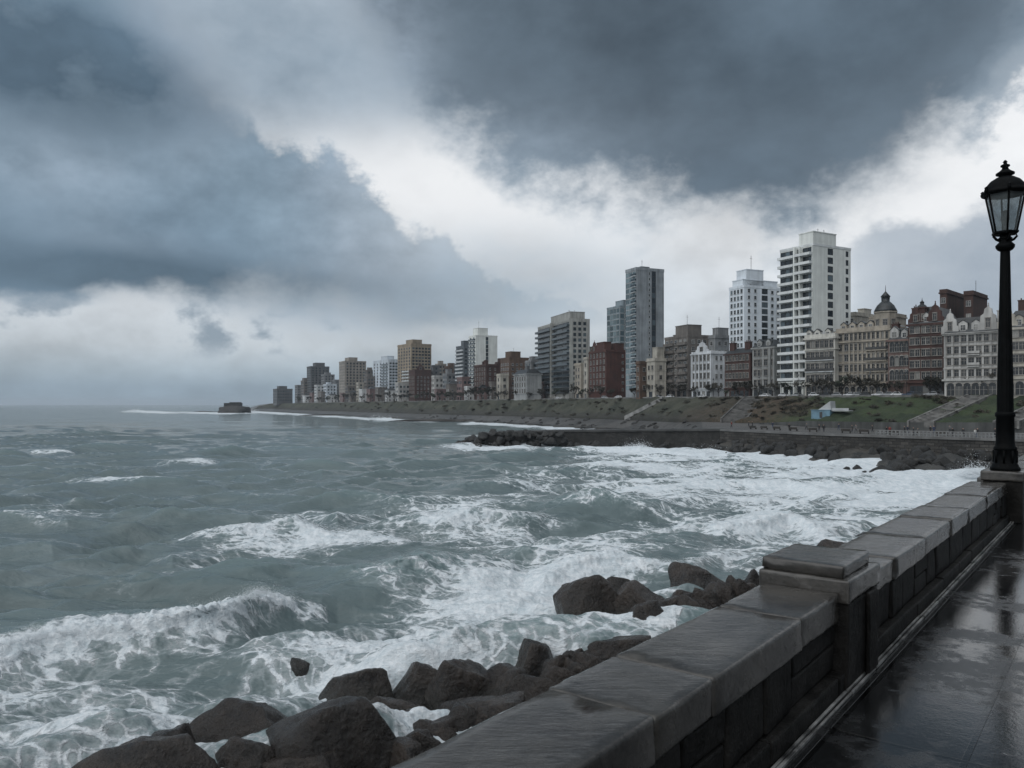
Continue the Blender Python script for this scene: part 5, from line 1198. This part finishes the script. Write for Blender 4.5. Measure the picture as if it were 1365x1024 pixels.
def tree_meshes(seed, h, leafmat, n=520):
    rng = random.Random(seed); tr = MB(); cr = MB(); ht = h*.38
    tr.tube([(0,0,-.5),(.05,0,ht*.6),(rng.uniform(-.15,.15),rng.uniform(-.15,.15),ht)], [.20,.15,.12], 7)
    cs = []
    for k in range(7):
        a = k*2.4+rng.uniform(-.4,.4); l = h*rng.uniform(.18,.36); e = Vector((math.cos(a)*l, math.sin(a)*l, ht+h*rng.uniform(.16,.5)))
        tr.tube([(0,0,ht*.9), e*.55+Vector((0,0,ht*.25)), e], [.09,.06,.025], 5); cs.append((e, h*rng.uniform(.12,.20)))
        for q in range(3):
            e2 = e+Vector((rng.uniform(-1,1), rng.uniform(-1,1), rng.uniform(.1,1)))*h*.13; tr.tube([e*.8+Vector((0,0,ht*.18)), e2], [.035,.012], 4); cs.append((e2, h*.10))
    leaf_cloud(rng, cs, n, .30, cr)
    return tr.mesh('trunk', M_BARK), cr.mesh('crown', leafmat)
def build_trees():
    ms = [tree_meshes(3, 5.6, M_LEAF), tree_meshes(4, 6.2, M_LEAF, 620), tree_meshes(5, 5.2, M_LEAFG, 560), tree_meshes(6, 6.6, M_LEAF, 300)]
    rng = random.Random(10)
    def tree(px, lab, grp, k=None, s=1.0, dd=2.6):
        k = rng.randrange(4) if k is None else k
        D = float(stn(px,'td'))+dd; r = thing('street_tree', lab, 'tree', P(px, D, float(stn(px,'tz'))), rng.uniform(0,6.28), grp); r.scale = (s,s,s*rng.uniform(.9,1.1))
        obj('trunk', ms[k][0], r); obj('crown', ms[k][1], r)
    for px in (1084,1096,1110,1123,1137,1150,1163): tree(px, 'dark bare street tree in the row before the cream terrace and domed corner building', 'trees before the cream terrace', None, rng.uniform(.85,1.1))
    for px in (1178,1196): tree(px, 'dark street tree in front of the dusky brown house', 'trees before the dusky brown house', None, .8)
    for px in (1240,1250): tree(px, 'dark street tree at the corner of the red brick hotel', 'trees at the red brick hotel', 1, .85)
    for px in (1268,1279,1290,1301,1312,1324): tree(px, 'dark leafy street tree hiding the arcade of the white seafront hotel', 'trees before the white hotel', rng.choice((1,2)), rng.uniform(.85,1.05))
    for px in (1352,1372): tree(px, 'dark street tree on the road behind the iron lamp post', 'trees behind the lamp', 1, .95)
    for px in (928,946,958,970,983,996,1011,1030,1048,1066): tree(px, 'dark street tree under the low brown terrace and the white towers', 'trees under the white towers', None, rng.uniform(.75,1.05))
    for px in (846,858,868,880,896,908): tree(px, 'small dark tree on the road below the tallest slab tower and the brown grey block', 'trees below the slab tower', None, rng.uniform(.7,1.0))
    for px in (664,672,690,705,722,741,752,766,775,786,800,815): tree(px, 'small dark tree by the balconied tower and the red brick block', 'trees at the balconied tower', None, rng.uniform(.8,1.1))
    for px in (535,545,556,566,577,586,597,606,615,624,633,642,652): tree(px, 'small dark tree among the houses below the tan and white slab towers', 'trees below the tan tower', None, rng.uniform(.9,1.4))
    for px in (398,412,425,437,449,461,470,482,493,504,516,526): tree(px, 'tiny dark tree along the road near the headland towers', 'trees near the headland', None, rng.uniform(1.0,1.7))
    # shrubs on the bank
    sm = []
    for k in range(4):
        mb = MB(); r2 = random.Random(40+k); cs = [(Vector((r2.uniform(-.8,.8), r2.uniform(-.5,.5), r2.uniform(.1,.6))), r2.uniform(.35,.7)) for _ in range(6)]
        leaf_cloud(r2, cs, 260, .13, mb); sm.append(mb.mesh('shrub', M_SHRUB))
    for k in range(250):
        px = rng.uniform(960, 1100) if k < 90 else rng.uniform(420, 960) if k < 210 else rng.uniform(1120, 1400); f = rng.random()**.7
        D = float(stn(px,'bd'))*(1-f)+float(stn(px,'td'))*f; z = float(stn(px,'kz'))*(1-f)+float(stn(px,'tz'))*f
        o = obj('shrub', rng.choice(sm), None, P(px, D, z-.15), rng.uniform(0,6.28)); s = rng.uniform(.7,1.7)*(1.5 if px < 700 else 1); o.scale = (s*1.3,s,s*.8)
        w = 'rust brown scrub on the bank before the white towers' if k < 90 else 'dull scrub on the far bank above the beach' if k < 210 else 'low shrub on the green bank below the hotels'
        tag(o, 'small clump of '+w if k < 210 else w, 'shrub', ['scrub before the white towers','scrub on the far bank','shrubs on the green bank'][0 if k < 90 else 1 if k < 210 else 2])
def build_cars():
    mg = paint('car_glass', (.015,.018,.02), .1, .1, 1); mt = paint('tyre_rubber', (.015,.015,.015), .8, .1, 1)
    body = {}
    def car_meshes(col, name):
        m, nt, b = new_mat('car_paint_'+name); setin(nt, b, 'Base Color', col); b.inputs['Roughness'].default_value = .3; b.inputs['Coat Weight'].default_value = .5
        mb = MB(); y = .86
        mb.prism([(-2.1,.32),(2.1,.32),(2.15,.62),(1.95,.78),(1.0,.88),(-1.85,.92),(-2.1,.72)], -y, y)
        mb.prism([(-1.55,.9),(-1.25,1.38),(-.9,1.46),(.25,1.44),(.95,.885)], -y+.10, y-.10)
        gl = MB()
        gl.prism([(-1.40,.935),(-1.18,1.32),(.22,1.36),(.80,.93)], -y+.085, y-.085)
        gl.add([(.33,-.68,1.405),(.33,.68,1.405),(.93,.70,.93),(.93,-.70,.93)], [(0,1,2,3)]); gl.add([(-1.31,-.66,1.33),(-1.31,.66,1.33),(-1.56,.68,.95),(-1.56,-.68,.95)], [(0,1,2,3)])
        wh = MB(); n = 12; vs = [(math.cos(2*math.pi*k/n)*.32, s, math.sin(2*math.pi*k/n)*.32) for s in (-.1,.1) for k in range(n)]
        wh.add(vs, [tuple(range(n)), tuple(range(2*n-1,n-1,-1))]+[(k,n+k,n+(k+1)%n,(k+1)%n) for k in range(n)])
        return mb.mesh('body', m), gl.mesh('window', mg), wh.mesh('wheel', mt)
    cm = {n: car_meshes(c, n) for n, c in (('white',(.62,.63,.64)),('silver',(.32,.33,.34)),('black',(.015,.016,.018)),('red',(.16,.02,.018)),('blue',(.03,.05,.10)))}
    where = [(1087,'white','before the cream terrace'),(1101,'black','before the cream terrace'),(1115,'silver','before the domed corner building'),(1134,'white','before the domed corner building'),(1146,'silver','under the domed turret'),(1156,'black','under the domed turret'),
             (1172,'white','before the dusky brown house'),(1184,'silver','before the dusky brown house'),(1198,'white','at the corner of the dusky brown house'),(1213,'blue','before the red brick hotel'),(1226,'black','before the red brick hotel'),(1242,'silver','before the red brick hotel'),
             (1262,'black','before the white seafront hotel'),(1284,'red','before the white seafront hotel'),(1306,'white','before the white seafront hotel'),(1352,'silver','behind the iron lamp post'),(1046,'white','under the white balconied tower'),(1062,'silver','under the white balconied tower'),
             (1020,'white','before the grey ornate house'),(985,'black','before the low brown terrace'),(937,'white','before the round gabled white house'),(893,'white','at the head of the beach stairway'),(879,'silver','at the head of the beach stairway'),(824,'white','before the deep red brick block'),(806,'silver','before the deep red brick block'),(745,'white','under the balconied glass tower'),(690,'white','before the pale grey villa')]
    rng = random.Random(14)
    for px, c, w in where:
        D = float(stn(px,'td'))+3.4; t = tangent(px)
        r = thing('parked_car', f'{c} car parked on the upper road {w}', 'car', P(px, D, float(stn(px,'tz'))+.06), math.atan2(math.cos(t), -math.sin(t))+(math.pi if rng.random() < .5 else 0), 'cars parked along the upper road')
        b, g, wl = cm[c]; obj('body', b, r); obj('window', g, r)
        for x in (-1.3,1.35):
            for y in (-.80,.80): obj('wheel', wl, r, (x, y, .32))
def person_mesh(seed, coat, legs, skin, stride, bag):
    me = bpy.data.meshes.new('person'); s = stride
    V = [(0,0,.95),(0,0,1.15),(0,.02,1.38),(0,.03,1.50),(0,.05,1.62),(0,.06,1.74), (.09,0,.90),(.10,s*.22,.50),(.10,s*.34-.03,.07),(.10,s*.34+.14,.04),(-.09,0,.90),(-.10,-s*.16,.50),(-.10,-s*.40,.09),(-.10,-s*.40+.14,.04),
         (.19,.02,1.42),(.25,-s*.10,1.16),(.24,-s*.02+.10,.92),(.24,.14,.82),(-.19,.02,1.42),(-.25,s*.10,1.16),(-.24,s*.16+.06,.92),(-.24,s*.2+.08,.82)]
    E = [(0,1),(1,2),(2,3),(3,4),(4,5),(0,6),(6,7),(7,8),(8,9),(0,10),(10,11),(11,12),(12,13),(2,14),(14,15),(15,16),(16,17),(2,18),(18,19),(19,20),(20,21)]
    Rr = [.15,.15,.16,.06,.10,.085,.10,.075,.05,.045,.10,.075,.05,.045,.075,.055,.045,.04,.075,.055,.045,.04]
    me.from_pydata(V, E, []); o = bpy.data.objects.new('person', me); COL.objects.link(o)
    m = o.modifiers.new('skin', 'SKIN'); m.use_smooth_shade = True
    for i, sv in enumerate(me.skin_vertices[0].data): sv.radius = (Rr[i], Rr[i]*(.75 if i < 3 else 1)); sv.use_root = (i == 0)
    o.modifiers.new('sub', 'SUBSURF').render_levels = 1; o.modifiers['sub'].levels = 1
    dg = bpy.context.evaluated_depsgraph_get(); out = bpy.data.meshes.new_from_object(o.evaluated_get(dg)); bpy.data.objects.remove(o)
    out.materials.clear()
    for mm in (coat, legs, skin, M_HAIR): out.materials.append(mm)
    for p in out.polygons:
        z = p.center.z; y = p.center.y; x = abs(p.center.x)
        p.material_index = 3 if z > 1.72 or (z > 1.60 and y < .05) else 2 if z > 1.50 or (z < .90 and x > .19) else 0 if z > (.80 if seed % 2 else .93) else 1
    return out
M_HAIR = paint('hair', (.02,.015,.012), .7)
def build_people():
    sk = paint('skin', (.35,.22,.16), .6, .05); cl = [paint('coat_black', (.015,.015,.017), .8), paint('coat_navy', (.02,.03,.06), .8), paint('coat_red', (.22,.03,.025), .8), paint('coat_white', (.5,.5,.48), .8), paint('coat_grey', (.12,.12,.12), .8)]; lg = [paint('trousers_dark', (.02,.022,.028), .8), paint('trousers_blue', (.05,.07,.11), .8)]
    nm = ['black','navy','red','white','grey']
    pm = [(person_mesh(k, cl[k], lg[k % 2], sk, (-1)**k*(.4+.12*k), False), nm[k]) for k in range(5)]
    rng = random.Random(31)
    spots = [(1146+154,.25,3),(1303,.30,0),(1206,.5,0),(1210,.52,1),(1218,.25,0),(1223,.2,4),(1240,.55,0),(1245,.55,1),(1182,.35,0),(1186,.35,2),(1163,.5,0),(1141,.4,4),(1136,.42,0),(1118,.6,1),(1098,.35,0),(1092,.38,0),(1075,.45,4),(1052,.3,0),(1030,.5,1),(1003,.45,0),(998,.5,0),(975,.35,2),(1270,.35,0),(1284,.3,0),(1326,.35,0),(1266,.7,4)]
    for i, (px, f, k) in enumerate(spots):
        D = float(stn(px,'ed'))*(1-f)+float(stn(px,'bd'))*f; z = float(stn(px,'ez'))*(1-f)+float(stn(px,'bz'))*f
        o = obj('person', pm[k][0], None, P(px, D, z+.01), rng.uniform(0,6.28)); s = rng.uniform(.94,1.04); o.scale = (s*1.1, s*1.1, s)
        lab = {0:'person in black coat walking along the esplanade',1:'person in navy coat strolling along the esplanade',2:'person in red jacket on the esplanade',3:'person in white top standing at the esplanade rail',4:'person in grey coat walking along the esplanade'}[k]
        tag(o, lab, 'person', 'walkers on the esplanade in '+pm[k][1])
def bankpt(px, f, lift=0.0):
    D = float(stn(px,'bd'))*(1-f)+float(stn(px,'td'))*f; z = float(stn(px,'kz'))*(1-f)+float(stn(px,'tz'))*f
    return P(px, D, z+lift)
def stairway(lab, px0, px1, width, n, mat, f0=0.0, walls=True):
    a, b = bankpt(px0, f0, .25), bankpt(px1, 1.0, .25)
    d = b-a; L = math.hypot(d.x, d.y); r = thing('stairway', lab, 'stairway', a, math.atan2(d.y, d.x))
    mb = MB(); h = d.z
    for k in range(n):
        mb.box(L*k/n, L, -width/2, width/2, h*k/n-(.0 if k else 1.2), h*(k+1)/n)
    mb.build('steps', mat, r)
    if walls:
        for s in (-1, 1):
            mb = MB(); y0, y1 = (s*width/2, s*(width/2+.5)) if s > 0 else (s*(width/2+.5), s*width/2)
            mb.add([(-.6,y0,-1.4),(L,y0,h-1.4),(L,y1,h-1.4),(-.6,y1,-1.4),(-.6,y0,.35),(L,y0,h+.35),(L,y1,h+.35),(-.6,y1,.35)], [(3,2,1,0),(4,5,6,7),(0,1,5,4),(1,2,6,5),(2,3,7,6),(3,0,4,7)]); mb.build('side_wall', mat, r)
def build_furniture():
    pale = paint('pale_stair_stone', (.15,.147,.14), .7, .3, .4); grey = paint('grey_stair_stone', (.10,.098,.094), .75, .3, .4)
    stairway('broad pale stone stairway slanting up the green bank to the white hotel', 1228, 1306, 5.5, 16, pale)
    stairway('second pale stairway behind the iron lamp post', 1342, 1420, 4.5, 14, pale)
    stairway('grey stone stairway through the brown bank under the white towers', 978, 1008, 7.5, 18, grey)
    stairway('narrow white walled stairway from the beach to the road by the tallest slab tower', 836, 884, 3.0, 14, paint('white_stair_wall', (.27,.27,.262), .7, .2, .4))
    # kiosk on the bank
    a = bankpt(1098, .25, -.4)
    k = thing('kiosk', 'small pale blue kiosk with a white pointed roof set into the bank', 'kiosk', a, math.atan2(.72,-.69)+math.pi)
    k.scale = (.8,.8,.8)
    bl = paint('kiosk_blue', (.13,.23,.30), .6, .15, .5); wt = paint('kiosk_white', (.42,.44,.45), .6, .1, .5)
    mb = MB(); mb.box(-3.6,3.2,-2.2,2.2,-1.2,2.3); mb.box(-3.8,3.4,-2.4,2.4,2.302,2.5); mb.build('wall', bl, k)
    mb = MB(); mb.prism([(-1.2,2.52),(3.4,2.52),(3.2,5.6),(2.6,5.2)], -1.8, 2.2); mb.build('roof', wt, k)
    mb = MB(); mb.box(-.5,.5,-2.26,-2.2,-.4,1.7); mb.build('door', MF_D, k)
    mb = MB(); mb.box(3.42,9.5,-1.2,2.6,2.0,2.35); mb.box(3.42,9.5,-1.3,-1.2,2.35,3.1); mb.build('ramp', wt, k)
    # esplanade rail
    r = thing('esplanade_railing', 'low pale railing along the outer edge of the esplanade wall', 'railing', P(1300, float(stn(1300,'ed')), float(stn(1300,'ez'))))
    base = r.location.copy(); rm = paint('pale_railing', (.22,.225,.225), .5, .1, 1)
    pxs = np.arange(1168, 1450, 5.2); pts = [P(p, float(stn(p,'ed'))-.1, float(stn(p,'ez'))+.34)-base for p in pxs]
    for p in pts:
        mb = MB(); mb.box(p.x-.09,p.x+.09,p.y-.09,p.y+.09,p.z,p.z+1.02); mb.build('rail_post', rm, r)
    for h in (.5, .98):
        mb = MB(); mb.tube([p+Vector((0,0,h)) for p in pts], .055, 5); mb.build('rail', rm, r)
    # benches
    bw = paint('bench_wood', (.03,.026,.022), .7)
    for i, px in enumerate((1004,1019,1036,1058,1084,1128,1152,1192,1256)):
        D = float(stn(px,'ed'))*.7+float(stn(px,'bd'))*.3; b = thing('bench', 'dark wooden bench on the esplanade facing the sea', 'bench', P(px, D, float(stn(px,'ez'))), tangent(px)+math.pi/2, 'benches on the esplanade')
        mb = MB(); mb.box(-1.1,1.1,-.25,.25,.40,.47); mb.build('seat', bw, b); mb = MB(); mb.box(-1.1,1.1,.22,.29,.48,.95); mb.build('backrest', bw, b)
        for x in (-.9,.9):
            mb = MB(); mb.box(x-.05,x+.05,-.22,.22,0,.40); mb.build('leg', bw, b)
    # road lamps
    pm = MB(); pm.tube([(0,0,0),(0,0,6.2),(0,0,7.0)], [.10,.07,.05], 6); pmesh = pm.mesh('post', MF_D)
    hm = MB(); hm.lathe([(.06,6.9),(.26,7.1),(.30,7.5),(.16,7.75),(.02,8.0)], 8); hmesh = hm.mesh('lantern', paint('lantern_grey', (.10,.105,.11), .4))
    for px, w in ((1311,'before the white seafront hotel'),(1258,'between the red brick and white hotels'),(1208,'before the dusky brown house'),(1160,'under the domed turret'),(1108,'before the cream terrace'),(1064,'under the white balconied tower'),(1012,'before the grey ornate house'),(951,'beside the round gabled white house'),(900,'before the brown grey apartment block'),(800,'before the deep red brick block'),(730,'under the balconied glass tower'),(680,'before the orange brown tower block')):
        l = thing('road_lamp', f'thin dark lamp post on the upper road {w}', 'street lamp', P(px, float(stn(px,'td'))+1.7, float(stn(px,'tz'))), 0, 'lamp posts along the upper road'); obj('post', pmesh, l); obj('lantern', hmesh, l)
def build_spray():
    m, nt, b = new_mat('spray_foam'); b.inputs['Base Color'].default_value = (.80,.84,.87,1); b.inputs['Roughness'].default_value = .7
    rng = np.random.default_rng(9); cen = []; siz = []
    def burst(px, py_top, Hc, n, up, spread, s0, lat=1.0):
        D = (EYE-Hc)*F/(py_top-HY); c = P(px, D, Hc)
        u = rng.exponential(.42, n)*up
        cen.append(np.stack([c.x+rng.normal(0, spread*lat, n), c.y+rng.normal(-.2, spread*.6, n), Hc-.12+u], 1)); siz.append(s0*rng.uniform(.35,1.2,n)*np.exp(-u/up*.35))
    pts = BREAK[0][0]; xs = [p[0] for p in pts]; ys = [p[1] for p in pts]; hs = [p[2] for p in pts]
    for k in range(260):
        px = rng.uniform(-200, 385); g = .5+.5*math.sin(px*.07)+rng.uniform(-.3,.3)
        burst(px, np.interp(px, xs, ys), np.interp(px, xs, hs), 70, .10+.30*max(0,g), .30, .017)
    for px in (150, 95, 62, 262, 345, 352): burst(px, np.interp(px, xs, ys), np.interp(px, xs, hs), 1100, .42, .34, .017)
    for pi, n in ((1, 60), (3, 50), (4, 60), (5, 60)):
        p2 = BREAK[pi][0]
        for k in range(n):
            px = rng.uniform(p2[1][0], p2[-2][0]); burst(px, np.interp(px, [p[0] for p in p2], [p[1] for p in p2]), np.interp(px, [p[0] for p in p2], [p[2] for p in p2]), 40, .16, .3, .020)
    # surf bursting on the rocks under the esplanade and at the breakwater
    for px, py, H, n, up, sp, s0 in ((1296,634,.6,900,1.7,.9,.10),(1288,634,.4,600,1.0,1.2,.09),(1310,634,.4,700,1.2,.9,.10),(1362,632,.5,900,2.0,1.3,.10),(1378,632,.5,500,1.6,1.5,.10),(853,597,.4,700,1.3,1.2,.12),(838,598,.3,500,.9,1.2,.12),(945,606,.3,500,1.2,1.4,.12),(690,599,.2,300,.7,1.3,.1),(640,598,.2,400,.8,1.6,.1),(332,549.5,.3,500,4.0,6,.5),(180,548.5,.3,500,2.5,7,.5),(505,560,.3,400,2.2,4,.35)):
        burst(px, py-H*2, H, n, up, sp, s0)
    c = np.concatenate(cen); s = np.concatenate(siz); n = len(c)
    base = np.array([(1,1,1),(1,-1,-1),(-1,1,-1),(-1,-1,1)], float)/1.7
    q = rng.normal(size=(n,3,3)); q = np.linalg.qr(q)[0]
    v = (np.einsum('nij,kj->nki', q, base)*s[:,None,None]+c[:,None,:]).reshape(-1,3)
    f = (np.array([(0,1,2),(0,3,1),(0,2,3),(1,3,2)])[None]+np.arange(n)[:,None,None]*4).reshape(-1,3)
    me = bpy.data.meshes.new('sea_spray'); me.vertices.add(len(v)); me.vertices.foreach_set('co', v.astype(np.float32).ravel())
    me.loops.add(len(f)*3); me.loops.foreach_set('vertex_index', f.astype(np.int32).ravel()); me.polygons.add(len(f)); me.polygons.foreach_set('loop_start', np.arange(0, len(f)*3, 3, dtype=np.int32)); me.update(calc_edges=True); me.materials.append(m)
    tag(obj('sea_spray', me), kind='stuff')
# ------------------------------------------------------------------ the sea air
def build_haze():
    m = bpy.data.materials.new('sea_haze'); m.use_nodes = True; nt = m.node_tree; nt.nodes.clear()
    v = nt.nodes.new('ShaderNodeVolumePrincipled'); v.inputs['Color'].default_value = (.80,.90,1.0,1); v.inputs['Density'].default_value = .00009
    o = nt.nodes.new('ShaderNodeOutputMaterial'); nt.links.new(v.outputs[0], o.inputs['Volume'])
    mb = MB(); mb.box(-60000,60000,-400,17500,-5,92)
    h = mb.build('haze', m); tag(h, kind='stuff')
build_fore()
build_terrain(); build_shore_rocks()
build_city()
build_trees(); build_cars(); build_people(); build_furniture(); build_spray()
build_sea()
build_haze()
